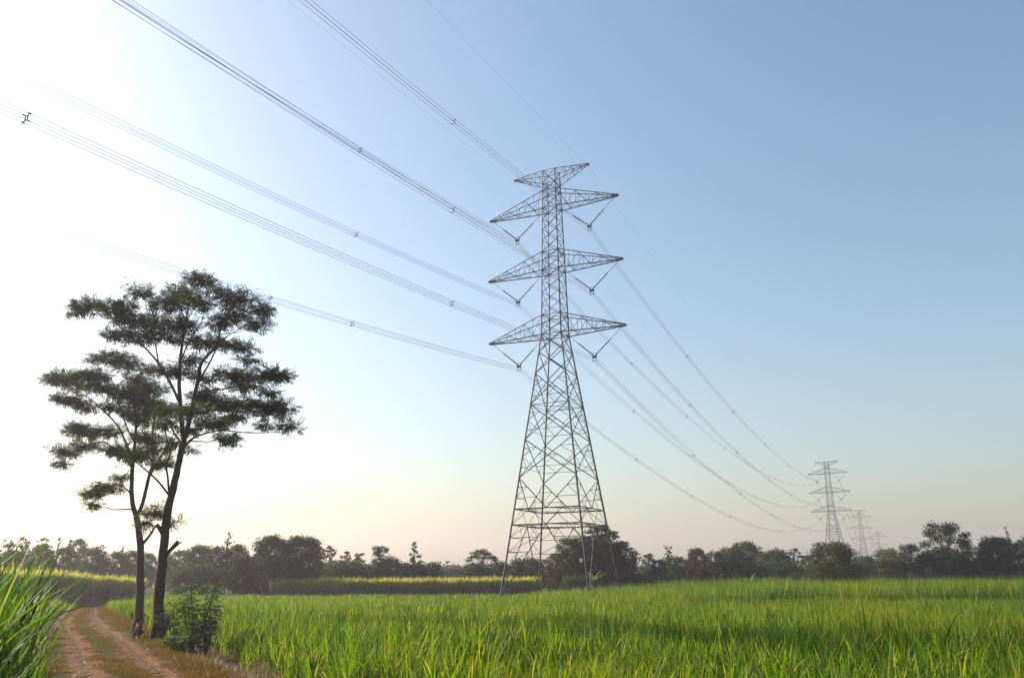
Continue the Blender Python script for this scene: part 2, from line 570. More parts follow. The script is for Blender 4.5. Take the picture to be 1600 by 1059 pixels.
# ripe cane blocks behind the fields
def cane_block(a, b, depth, hfun, label, n_front):
    a, b = np.array(a), np.array(b)
    d = b - a
    ln = np.linalg.norm(d)
    d = d / ln
    nn = np.array([-d[1], d[0]])
    if nn[1] < 0:
        nn = -nn
    parts, mis = [], []
    N = n_front
    t = rng.random(N)
    dep = np.where(rng.random(N) < .6, rng.random(N) ** 2 * 2.5, rng.random(N) * depth) + 1.3 * vnoise(t * ln, t * 0, 3.0, 4)
    xy = a + d * (t * ln)[:, None] + nn * dep[:, None]
    h = hfun(t) * (1 + 0.13 * (vnoise(t * ln, dep, 2.2, 2) - .5) + 0.075 * rng.normal(0, 1, N))
    z0 = np.zeros(N)
    # dry hanging leaves and stalks in the lower half
    P = np.stack([xy[:, 0], xy[:, 1], z0], -1)
    V1, Q1 = blade_arrays(P, h * rng.uniform(.5, .75, N), np.full(N, .11), rng.uniform(0, 6.28, N), np.abs(rng.normal(.05, .06, N)), np.abs(rng.normal(.1, .15, N)), 2)
    parts.append((V1, Q1))
    mis.append(np.ones(len(Q1)))
    P = np.stack([xy[:, 0] + rng.normal(0, .15, N), xy[:, 1] + rng.normal(0, .15, N), h * rng.uniform(.2, .5, N)], -1)
    V1, Q1 = blade_arrays(P, h * rng.uniform(.2, .4, N), np.full(N, .10), rng.uniform(0, 6.28, N), np.abs(rng.normal(.3, .2, N)), np.abs(rng.normal(1.4, .5, N)), 3)
    parts.append((V1, Q1))
    mis.append(np.ones(len(Q1)))
    for _ in range(5):
        P = np.stack([xy[:, 0] + rng.normal(0, .12, N), xy[:, 1] + rng.normal(0, .12, N), h * rng.uniform(.38, .74, N)], -1)
        V1, Q1 = blade_arrays(P, h * rng.uniform(.25, .52, N), np.full(N, .085), rng.uniform(0, 6.28, N), np.abs(rng.normal(.2, .15, N)), np.abs(rng.normal(.8, .5, N)), 3)
        parts.append((V1, Q1))
        mis.append(np.zeros(len(Q1)))
    V_, Q_ = merge(parts)
    o_ = np_mesh('ripe_cane', V_, Q_, [M['cane_ripe'], M['cane_dry']], mi=np.concatenate(mis))
    tag(o_, label, 'crop', kind='stuff')


pa, pb = at(421, 930, 128), at(845, 930, 128)
cane_block((pa.x, 128), (pb.x, 129), 14, lambda t: 2.45 + 0 * t, 'block of ripe yellowish sugarcane behind the field, left of the nearest pylon', 9000)
pa, pb = at(20, 930, 92), at(234, 930, 124)
cane_block((pa.x, 90), (pb.x, 124), 14, lambda t: 3.55 - 1.0 * t, 'block of ripe yellowish sugarcane beyond the end of the dirt track', 9000)

N = 26000
x = rng.uniform(-95, 30, N)
y = rng.uniform(112, 152, N)
P = np.stack([x, y, np.zeros(N)], -1)
V, Q = blade_arrays(P, rng.uniform(.35, .95, N), rng.uniform(.06, .14, N), rng.uniform(0, 6.28, N), np.abs(rng.normal(.3, .25, N)), np.abs(rng.normal(.5, .4, N)), 2)
o = np_mesh('weeds', V, Q, M['cane'])
tag(o, 'rough green weeds on the ground between fields and treeline', 'weeds', kind='stuff')

# low grass on the verges and the middle of the track
N = 170000
y = 24 + 76 * rng.random(N) ** 1.7
off = rng.uniform(-4.6, 5.2, N)
x = path_x(y) + off * wsc(y)
rutw = np.exp(-((np.abs(off + 0.6 * (vnoise(x, y, 2.6, 3) - .5)) - 1.2) / 0.5) ** 2)
keep = (rng.random(N) > 1.3 * rutw) & (vnoise(x, y, 0.9, 12) + 0.5 * vnoise(x, y, 3.0, 13) > 0.62 - 0.35 * (np.abs(off) > 2.2))
keep &= ~((np.abs(off - 4.6) < 0.7) & (y < 40) & (rng.random(N) < .8))
x, y = x[keep], y[keep]
N = len(x)
P = np.stack([x, y, ground_z(x, y) - 0.01], -1)
V, Q = blade_arrays(P, rng.uniform(.04, .13, N) * (1 + 1.1 * (np.abs((x - path_x(y)) / wsc(y)) > 2.6)), rng.uniform(.016, .032, N), rng.uniform(0, 6.28, N), np.abs(rng.normal(.35, .25, N)),
                    np.abs(rng.normal(.5, .4, N)), 2)
o = np_mesh('verge_grass', V, Q, M['verge'])
tag(o, 'short orange brown and green grass along the verges and middle of the dirt track', 'grass', kind='stuff')

# dry straw hanging on the field bank
N = 9000
y = rng.uniform(22, 44, N)
x = path_x(y) + rng.normal(4.9, .7, N)
P = np.stack([x, y, ground_z(x, y)], -1)
V, Q = blade_arrays(P, rng.uniform(.2, .6, N), rng.uniform(.015, .035, N), rng.uniform(0, 6.28, N), np.abs(rng.normal(.5, .3, N)), np.abs(rng.normal(1.1, .5, N)), 3)
o = np_mesh('dry_straw', V, Q, M['cane_dry'])
tag(o, 'dry brown straw on the dark bank between track and field', 'straw', kind='stuff')

# loose stones on the track
mb = MB()
for k in range(420):
    yy_ = 24 + 60 * random.random() ** 1.6
    oo = random.choice((-1, 1)) * 1.2 + random.gauss(0, .45)
    xx_ = float(path_x(yy_)) + oo
    s = random.uniform(.015, .055) * (1.6 if random.random() < .08 else 1)
    zz = float(ground_z(xx_, yy_)) + 0.012
    vs = [(xx_ + s * random.uniform(.7, 1.3) * a, yy_ + s * random.uniform(.7, 1.3) * b_, zz + s * .6 * c_ * random.uniform(.6, 1.2)) for a, b_, c_ in
          ((1, 0, 0), (0, 1, 0), (-1, 0, 0), (0, -1, 0), (0, 0, 1), (0, 0, -1))]
    mb.add(vs, [(0, 1, 4), (1, 2, 4), (2, 3, 4), (3, 0, 4), (1, 0, 5), (2, 1, 5), (3, 2, 5), (0, 3, 5)])
o = mb.build('stones', M['pebble'])
tag(o, 'small pale stones scattered along the wheel ruts of the dirt track', 'stones', kind='stuff')


# ------------------------------------------------------------------ pylons
ZT, ZA, ZB, ZC = 66.0, 59.39, 48.86, 38.42
LT, LA, LB, LC = 6.43, 10.9, 11.16, 11.11
VX, VZ = 6.2, 4.3


def bw(z):
    if z <= ZC:
        return 6.5 - (6.5 - 1.60) * z / ZC
    return 1.60 - (1.60 - 1.05) * (z - ZC) / (ZT - ZC)


CORN = [(-1, -1), (1, -1), (1, 1), (-1, 1)]


def corner(k, z):
    w = bw(z)
    return Vector((CORN[k % 4][0] * w, CORN[k % 4][1] * w, z))


def face(k, z, t):
    return corner(k, z).lerp(corner(k + 1, z), t)


def make_pylon(label):
    root = empty('pylon', (0, 0, 0), 0, label, 'pylon', 'pylons along the power line')
    for k in range(4):
        b_ = MB()
        b_.tube([corner(k, -.3), corner(k, 12), corner(k, 24), corner(k, ZC), corner(k, 52), corner(k, ZT)],
                [.155, .145, .135, .12, .095, .08], 4)
        b_.build('leg', M['steel'], root)
        c_ = MB()
        w = bw(0)
        x_, y_ = CORN[k][0] * w, CORN[k][1] * w
        c_.tube([(x_, y_, -.5), (x_, y_, .25), (x_, y_, .4)], [.55, .5, .32], 8)
        c_.build('footing', M['concrete'], root)
    # lower body
    b_ = MB()
    B = b_.beam
    for k in range(4):
        f_ = lambda z, t: face(k, z, t)
        mid = f_(10.0, .5)
        for s in (0, 1):
            foot = f_(0.2, s)
            B(mid, foot, .13)
            prev = None
            for q in (0.22, 0.42, 0.62, 0.82):
                pd = foot.lerp(mid, q)
                pleg = f_(pd.z, s)
                B(pd, pleg, .07)
                if prev is not None:
                    B(prev, pd, .06)
                prev = pleg
            B(prev, f_(10.0, .5 + (s - .5) * .5), .06)
            B(foot.lerp(mid, .82), f_(10.0, .5 + (s - .5) * .5), .06)
        B(f_(10, 0), f_(10, 1), .13)
        B(f_(12.2, 0), f_(12.2, 1), .13)
        for q in range(4):
            t0, t1 = q / 4, (q + 1) / 4
            if q % 2 == 0:
                B(f_(10, t0), f_(12.2, t1), .07)
            else:
                B(f_(12.2, t0), f_(10, t1), .07)
        top = 16.6
        for s in (0, 1):
            a_, c_ = f_(12.2, .5), f_(top, s)
            B(a_, c_, .12)
            for q in (.35, .7):
                pd = a_.lerp(c_, q)
                B(pd, f_(pd.z, s), .06)
                B(pd, f_(12.2, .5 + (s - .5) * .55) if q < .5 else f_(a_.lerp(c_, .35).z, s), .06)
        lv = [top, 22.2, 27.4, 32.2, 35.6, ZC]
        for z0, z1 in zip(lv[:-1], lv[1:]):
            A0, A1, C0, C1 = f_(z0, 0), f_(z0, 1), f_(z1, 0), f_(z1, 1)
            B(A0, C1, .12)
            B(A1, C0, .12)
            w0, w1 = bw(z0), bw(z1)
            X = A0.lerp(C1, w0 / (w0 + w1))
            if z1 - z0 > 4:
                for s, Aa, Cc in ((0, A0, C0), (1, A1, C1)):
                    zm = X.z
                    lm = f_(zm, s)
                    q1, q2 = Aa.lerp(X, .5), Cc.lerp(X, .5)
                    B(q1, lm, .06)
                    B(q2, lm, .06)
                    B(q1, f_(q1.z, s), .06)
                    B(q2, f_(q2.z, s), .06)
                B(A0.lerp(X, .5), A1.lerp(X, .5), .06)
    for z in (10.0, 12.2):
        ms = [face(k, z, .5) for k in range(4)]
        for k in range(4):
            B(ms[k], ms[(k + 1) % 4], .09)
            B(ms[k].lerp(ms[(k + 1) % 4], .5), corner(k + 1, z), .06)
    for z in (27.4, ZC):
        B(corner(0, z), corner(2, z), .07)
        B(corner(1, z), corner(3, z), .07)
        for k in range(4):
            B(corner(k, z), corner(k + 1, z), .08)
    b_.build('lower_bracing', M['steel'], root)
    # upper body
    b_ = MB()
    B = b_.beam
    lv = [ZC, ZC + 1.55, ZC + 3.1]
    for a_, c_, nq in ((ZC + 3.1, ZB, 4), (ZB, ZB + 3.1, 2), (ZB + 3.1, ZA, 4), (ZA, ZA + 3.1, 2), (ZA + 3.1, ZT - 2.3, 1), (ZT - 2.3, ZT, 1)):
        lv += [a_ + (c_ - a_) * (q + 1) / nq for q in range(nq)]
    for z0, z1 in zip(lv[:-1], lv[1:]):
        for k in range(4):
            B(face(k, z0, 0), face(k, z1, 1), .075)
            B(face(k, z0, 1), face(k, z1, 0), .075)
    for z in (ZC, ZC + 3.1, ZB, ZB + 3.1, ZA, ZA + 3.1, ZT - 2.3, ZT):
        for k in range(4):
            B(corner(k, z), corner(k + 1, z), .09)
        B(corner(0, z), corner(2, z), .06)
    b_.build('upper_bracing', M['steel'], root)
    # cross arms
    for z, L in ((ZC, LC), (ZB, LB), (ZA, LA)):
        for s in (-1, 1):
            b_ = MB()
            B = b_.beam
            wl, wu = bw(z), bw(z + 3.1)
            lo = [Vector((s * wl, e * wl, z)) for e in (-1, 1)]
            up = [Vector((s * wu, e * wu, z + 3.1)) for e in (-1, 1)]
            tl = [Vector((s * L, e * .14, z)) for e in (-1, 1)]
            tu = [Vector((s * L, e * .14, z + .22)) for e in (-1, 1)]
            for e in (0, 1):
                B(lo[e], tl[e], .15)
                B(up[e], tu[e], .12)
            nq = 6
            for q in range(nq):
                t0, t1 = q / nq, (q + 1) / nq
                for e in (0, 1):
                    a0, a1 = lo[e].lerp(tl[e], t0), lo[e].lerp(tl[e], t1)
                    c0, c1 = up[e].lerp(tu[e], t0), up[e].lerp(tu[e], t1)
                    B(a1, c1, .06)
                    B(a0, c1, .06) if q % 2 else B(c0, a1, .06)
                l0, l1 = lo[0].lerp(tl[0], t0), lo[0].lerp(tl[0], t1)
                r0, r1 = lo[1].lerp(tl[1], t0), lo[1].lerp(tl[1], t1)
                B(l1, r1, .06)
                B(l0, r1, .06) if q % 2 else B(r0, l1, .06)
                if q % 2:
                    B(up[0].lerp(tu[0], t1), up[1].lerp(tu[1], t1), .05)
            b_.box((s * (L + .05), 0, z + .1), (.35, .4, .3))
            b_.build('crossarm', M['steel'], root)
            # V of insulator strings
            yk = Vector((s * VX, 0, z - VZ + .25))
            for ax in (s * (L - .35), s * (wl + .25)):
                a_ = Vector((ax, 0, z - .05))
                st_ = MB()
                st_.tube([a_, a_.lerp(yk, .42)], .035, 5, 1)
                p0, p1 = a_.lerp(yk, .42), a_.lerp(yk, .96)
                nd = 22
                pts, rr = [], []
                for q in range(nd * 2 + 1):
                    pts.append(p0.lerp(p1, q / (nd * 2)))
                    rr.append(.055 if q % 2 == 0 else .115)
                st_.tube(pts, rr, 8, 0)
                st_.tube([p1, yk], .05, 5, 1)
                st_.build('insulator_string', [M['insul'], M['steel']], root)
            y_ = MB()
            y_.box(yk + Vector((0, 0, -.1)), (.75, .06, .28))
            for ex in (-.225, .225):
                y_.tube([yk + Vector((ex, 0, -.15)), yk + Vector((ex, 0, -.75))], .035, 5)
                for ez in (-.3, -.75):
                    y_.tube([yk + Vector((ex, -.28, ez)), yk + Vector((ex, .28, ez))], .055, 6)
            y_.torus(yk + Vector((0, 0, .1)), (0, 1, 0), .36, .035, 14, 5)
            y_.build('yoke_plate', M['steel'], root)
    for s in (-1, 1):
        b_ = MB()
        B = b_.beam
        zl = ZT - 2.3
        wl, wu = bw(zl), bw(ZT)
        lo = [Vector((s * wl, e * wl, zl)) for e in (-1, 1)]
        up = [Vector((s * wu, e * wu, ZT)) for e in (-1, 1)]
        tp = [Vector((s * LT, e * .1, ZT)) for e in (-1, 1)]
        for e in (0, 1):
            B(lo[e], tp[e] + Vector((0, 0, -.12)), .1)
            B(up[e], tp[e], .1)
        nq = 4
        for q in range(nq):
            t0, t1 = q / nq, (q + 1) / nq
            for e in (0, 1):
                B(lo[e].lerp(tp[e], t1), up[e].lerp(tp[e], t1), .055)
                B(lo[e].lerp(tp[e], t0), up[e].lerp(tp[e], t1), .055)
            B(up[0].lerp(tp[0], t0), up[1].lerp(tp[1], t1), .055)
            B(up[0].lerp(tp[0], t1), up[1].lerp(tp[1], t1), .055)
            B(lo[0].lerp(tp[0], t1), lo[1].lerp(tp[1], t1), .05)
        b_.box((s * LT, 0, ZT - .1), (.25, .3, .3))
        b_.tube([(s * LT, 0, ZT - .2), (s * LT, 0, ZT - .55)], .04, 5)
        b_.build('earth_wire_arm', M['steel'], root)
    # number plate on the near leg
    b_ = MB()
    pc = corner(1, 5.0) + Vector((-.55, -.2, 0))
    b_.box(pc, (.42, .03, .48), 0)
    b_.build('sign_plate', M['plate'], root)
    return root


TH1 = R(25.56)
pyl1 = make_pylon('largest steel lattice pylon, standing over the field in the middle of the photo')
pyl1.location = (6.498 + .42 * math.cos(TH1), 122.48 - .42 * math.sin(TH1), 0)
pyl1.rotation_euler = (0, -.42 / 60, -TH1)
PYL = [pyl1]


def copy_tree(o_, parent=None):
    c_ = o_.copy()
    COL.objects.link(c_)
    if parent is not None:
        c_.parent = parent
    for ch in list(o_.children):
        copy_tree(ch, c_)
    return c_


for loc, th, lab in (((178.40, 475.24, -1.06), 36.0, 'second lattice pylon, hazy and small behind the rounded bush on the right'),
                     ((336.42, 824.38, -2.46), 36.0, 'third lattice pylon, pale and just right of the second one'),
                     ((500.0, 1172.0, -6.0), 33.0, 'farthest tiny pylon, barely showing at the right foot of the third')):
    c_ = copy_tree(pyl1)
    c_.location = loc
    c_.rotation_euler = (0, 0, -R(th))
    c_['label'] = lab
    PYL.append(c_)


def pylon_pt(k, x, z):
    t = PYL[k]
    return t.location + t.rotation_euler.to_matrix() @ Vector((x, 0, z))


PREV = Vector((6.498 - 395 * math.sin(TH1), 122.48 - 395 * math.cos(TH1), 0))


def prev_pt(x, z):
    return Vector((PREV.x + x * math.cos(-TH1), PREV.y + x * math.sin(-TH1), z))


def sagged(A, B, sag, t):
    p_ = A.lerp(B, t)
    p_.z -= 4 * sag * t * (1 - t)
    return p_


def spacer_mesh():
    b_ = MB()
    h = .225
    for sx_, sz_ in ((-1, -1), (1, -1), (1, 1), (-1, 1)):
        b_.tube([(sx_ * h * .45, 0, sz_ * h * .62), (sx_ * h, 0, sz_ * h)], [.032, .028], 5)
        b_.tube([(sx_ * h, -.09, sz_ * h), (sx_ * h, .09, sz_ * h)], .048, 6)
    q = [Vector((a * h * .45, 0, c * h * .62)) for a, c in ((-1, -1), (1, -1), (1, 1), (-1, 1))]
    for k in range(4):
        b_.tube([q[k], q[(k + 1) % 4]], .032, 5)
    return b_


SP_MESH = None


def bundle(A, B, sag, label, group, tmax=1.0, nseg=60, spac=(), rad=.0165, single_mesh=False):
    global SP_MESH
    root = empty('conductor_bundle', A, 0, label, 'power line', group)
    d = (B - A)
    d.z = 0
    d.normalize()
    side = Vector((d.y, -d.x, 0))
    offs = [side * (sx_ * .225) + Vector((0, 0, sz_ * .225)) for sx_ in (-1, 1) for sz_ in (-1, 1)]
    ts = [tmax * q / nseg for q in range(nseg + 1)]
    mb_ = MB()
    for of in offs:
        if not single_mesh:
            mb_ = MB()
        mb_.tube([sagged(A, B, sag, t) + of - A for t in ts], rad, 5)
        if not single_mesh:
            mb_.build('wire', M['wire'], root, True)
    if single_mesh:
        mb_.build('wires', M['wire'], root, True)
    for t in spac:
        if t > tmax:
            continue
        if SP_MESH is None:
            o_ = spacer_mesh().build('spacer', M['insul'], root)
            SP_MESH = o_.data
        else:
            o_ = bpy.data.objects.new('spacer', SP_MESH)
            COL.objects.link(o_)
            o_.parent = root
        o_.location = sagged(A, B, sag, t) - A
        o_.rotation_euler = (0, 0, math.atan2(d.y, d.x) - math.pi / 2)
    return root


LEVEL = {ZA: 'top', ZB: 'middle', ZC: 'lowest'}
for z in (ZA, ZB, ZC):
    for s in (-1, 1):
        sd = 'left' if s < 0 else 'right'
        zz = z - VZ - .27
        A = pylon_pt(0, s * VX, zz)
        bundle(A, prev_pt(s * VX, zz), 11.2 if s < 0 else 10.2,
               'conductor bundle from the %s %s arm of the largest pylon up to the left' % (LEVEL[z], sd),
               'conductor bundles from the nearest pylon toward the upper left', 0.55, 60, [.108 + .1165 * k for k in range(4)])
        bundle(A, pylon_pt(1, s * VX, zz), 14.0,
               'conductor bundle from the %s %s arm of the largest pylon to the second pylon' % (LEVEL[z], sd),
               'conductor bundles between the two nearest pylons', 1.0, 70, [.146 + .117 * k for k in range(8)])
        bundle(pylon_pt(1, s * VX, zz), pylon_pt(2, s * VX, zz), 14.0,
               'faint conductor bundle on the %s %s arms between second and third pylon' % (LEVEL[z], sd),
               'conductor bundles between the second and third pylons', 1.0, 40, (), .02, True)
        bundle(pylon_pt(2, s * VX, zz), pylon_pt(3, s * VX, zz), 14.0,
               'very faint conductor bundle on the %s %s arms between third and farthest pylon' % (LEVEL[z], sd),
               'conductor bundles between the third and farthest pylons', 1.0, 30, (), .02, True)
for s in (-1, 1):
    sd = 'left' if s < 0 else 'right'
    pts = [pylon_pt(k, s * LT, ZT - .5) for k in range(4)]
    for A, B, sag, tm, lab in ((pts[0], prev_pt(s * LT, ZT - .5), 8.0, .55, 'thin earth wire from the %s top tip of the largest pylon to the upper left' % sd),
                               (pts[0], pts[1], 10.5, 1, 'thin earth wire from the %s top tip of the largest pylon to the second' % sd),
                               (pts[1], pts[2], 11, 1, 'thin earth wire between the %s top tips of second and third pylon' % sd),
                               (pts[2], pts[3], 11, 1, 'thin earth wire between the %s top tips of third and farthest pylon' % sd)):
        b_ = MB()
        b_.tube([sagged(A, B, sag, tm * q / 60) - A for q in range(61)], .009, 5)
        o = b_.build('earth_wire', M['wire'], None, True)
        o.location = A
        tag(o, lab, 'power line', 'earth wires on the pylon tops')


# ------------------------------------------------------------------ leaves
def leaf_quads(C, D, Nn, L, W):
    """diamond leaves: centre C, along D, normal Nn"""
    D = D / np.linalg.norm(D, axis=1, keepdims=True)
    S = np.cross(D, Nn)
    S = S / (np.linalg.norm(S, axis=1, keepdims=True) + 1e-9)
    L, W = L[:, None] * .5, W[:, None] * .5
    V_ = np.stack([C - D * L, C + S * W - D * L * .15, C + D * L, C - S * W - D * L * .15], 1).reshape(-1, 3)
    return V_, np.arange(len(C) * 4).reshape(-1, 4)


def rdir(n):
    v = rng.normal(0, 1, (n, 3))
    return v / np.linalg.norm(v, axis=1, keepdims=True)


def clump_leaves(cl, per_area, leaf, flat=0.3, shell=0.45):
    """cl: list of (cx,cy,cz,rx,ry,rz). Leaves through the volume, denser at the surface."""
    parts = []
    for (cx, cy, cz, rx, ry, rz) in cl:
        area = 4 * math.pi * ((rx * ry) ** 1.6 / 3 + (rx * rz) ** 1.6 / 3 + (ry * rz) ** 1.6 / 3) ** (1 / 1.6)
        n_ = max(12, int(area * per_area))
        u = rdir(n_)
        lump = 1 + 0.22 * np.sin(u[:, 0] * 5 + cx * 3) * np.sin(u[:, 1] * 5 + cy * 3) + 0.15 * np.sin(u[:, 2] * 7 + cz * 5 + u[:, 0] * 4)
        r = rng.random(n_) ** shell * lump
        C = np.array([cx, cy, cz]) + u * r[:, None] * np.array([rx, ry, rz])
        nn = u * .6 + rdir(n_) * .8
        nn[:, 2] += flat
        D = rdir(n_) + u * .5
        D[:, 2] -= .25
        L = leaf * rng.uniform(.65, 1.35, n_)
        parts.append(leaf_quads(C, D, nn, L, L * rng.uniform(.45, .7, n_)))
    return merge(parts)


# ------------------------------------------------------------------ background trees
def far_tree(px, top, wpx, kind, Y, mat, label, seed, name='tree', lowz=0.0, leaf=None):
    global rng
    rng = np.random.default_rng(1000 + seed)
    rr = random.Random(seed)
    tp = at(px, top, Y)
    h = tp.z
    w = wpx * 0.9617 * Y / F
    cat = 'tree' if name.endswith('tree') else {'shrub': 'shrub'}.get(name, 'tree')
    root = empty(name, (tp.x, Y, 0), 0, label, cat)
    r = w / 2
    cl = []
    limbs = []
    lf = leaf or 0.0018 * Y
    dens = 5.5
    if kind in ('round', 'bush', 'hedge', 'gap'):
        z0 = h * {'round': .18, 'bush': .05, 'hedge': .02, 'gap': .38}[kind]
        zc = (h + z0) / 2
        hz = (h - z0) / 2
        n_ = {'round': 26, 'bush': 24, 'hedge': 34, 'gap': 19}[kind]
        for k in range(n_):
            a = k * 2.39996 + rr.uniform(-.4, .4)
            v = 1 - 2 * (k + .5) / n_
            e = 0.62 + 0.22 * rr.random()
            cr_ = r * (rr.uniform(.32, .48) if kind != 'gap' else rr.uniform(.24, .36))
            hr = math.sqrt(max(0, 1 - abs(v) ** (3.2 if kind in ('hedge', 'bush') else 2.4)))
            zt = zc + v * hz * .95
            zt = min(zt, h - cr_ * .62)
            cl.append((math.cos(a) * hr * r * e, math.sin(a) * hr * r * e, max(zt, cr_ * .5), cr_, cr_, cr_ * rr.uniform(.6, .85)))
        cl.append((0, 0, h - r * .26, r * .32, r * .32, r * .26))
        limbs = cl[::4] if kind != 'gap' else cl
        if kind in ('round', 'hedge', 'bush'):
            cl.append((0, 0, zc, r * .62, r * .62, hz * .7))
    elif kind == 'cone':
        for k in range(24):
            q = (k + .5) / 24
            z = h * (.12 + .84 * q)
            rad = r * (1 - q) ** .8 * rr.uniform(.6, .95)
            a = k * 2.4
            cr_ = r * rr.uniform(.22, .34) * (1.1 - .55 * q)
            cl.append((math.cos(a) * rad, math.sin(a) * rad, min(z, h - cr_ * .5), cr_, cr_, cr_ * .6))
        limbs = cl[::3]
    elif kind == 'umbrella':
        for k in range(17):
            q = math.sqrt((k + .5) / 17)
            a = k * 2.4
            z = h * (1 - .06 - .26 * q * q * rr.uniform(.6, 1.3))
            cr_ = r * rr.uniform(.2, .3)
            cl.append((math.cos(a) * q * r * .86, math.sin(a) * q * r * .86, z - cr_ * .2, cr_, cr_, cr_ * .36))
        limbs = cl
        dens = 4.5
    elif kind == 'airy':
        for k in range(44):
            a = rr.uniform(0, 6.28)
            q = rr.random()
            z = h * (.25 + .70 * q)
            rad = r * (0.35 + .65 * math.sin(math.pi * min(1, .25 + .75 * q))) * math.sqrt(rr.random())
            cr_ = r * rr.uniform(.17, .30)
            cl.append((math.cos(a) * rad, math.sin(a) * rad, z, cr_, cr_, cr_ * .7))
        limbs = cl[::2]
        lf *= 1.2
        dens = 3.6
    elif kind == 'wisp':
        for k in range(30):
            a = rr.uniform(0, 6.28)
            q = rr.random()
            z = h * (.45 + .51 * q)
            rad = r * rr.random() * (1.25 - .8 * q)
            cr_ = max(.25, r * rr.uniform(.14, .28))
            cl.append((math.cos(a) * rad, math.sin(a) * rad, z, cr_, cr_, cr_ * .6))
        limbs = cl
        lf *= 1.1
        dens = 2.2
    elif kind == 'bamboo':
        for k in range(34):
            a = rr.uniform(0, 6.28)
            rad = r * math.sqrt(rr.random()) * .85
            top_ = h * (1 - .28 * (rad / r) ** 2) * rr.uniform(.86, 1.0)
            for q in range(5):
                z = top_ * (.15 + .8 * q / 4)
                d_ = 1 + .22 * q / 4
                cl.append((math.cos(a) * rad * d_, math.sin(a) * rad * d_, z, r * .17, r * .17, top_ * .11))
        limbs = cl[4::10]
        dens = 2.6
    V_, Q_ = clump_leaves(cl, dens / (lf * lf) * .34, lf)
    cr = np_mesh('crown', V_, Q_, mat, root)
    t_ = MB()
    tr = max(.07, .022 * h) * (.42 if kind == 'wisp' else .65 if kind == 'airy' else 1)
    zt = h * (.72 if kind in ('cone', 'umbrella') else .8 if kind == 'wisp' else .55)
    lean = rr.uniform(-.03, .03) * h
    t_.tube([(0, 0, -.3), (lean * .4, 0, zt * .4), (lean, lean * .5, zt)], [tr * 1.25, tr, tr * .5], 7)
    for (cx, cy, cz, *_s) in limbs:
        zb = max(.2 * h, min(zt * .95, cz - .25 * h - .1 * rr.random() * h))
        if cz < zb:
            continue
        st_ = Vector((lean * zb / zt, 0, zb))
        e_ = Vector((cx, cy, cz))
        mid = st_.lerp(e_, .55) + Vector((0, 0, .06 * h))
        t_.tube([st_, mid, e_], [tr * .42, tr * .26, tr * .1], 5)
    t_.build('trunk', M['bark_far'], root)
    return root


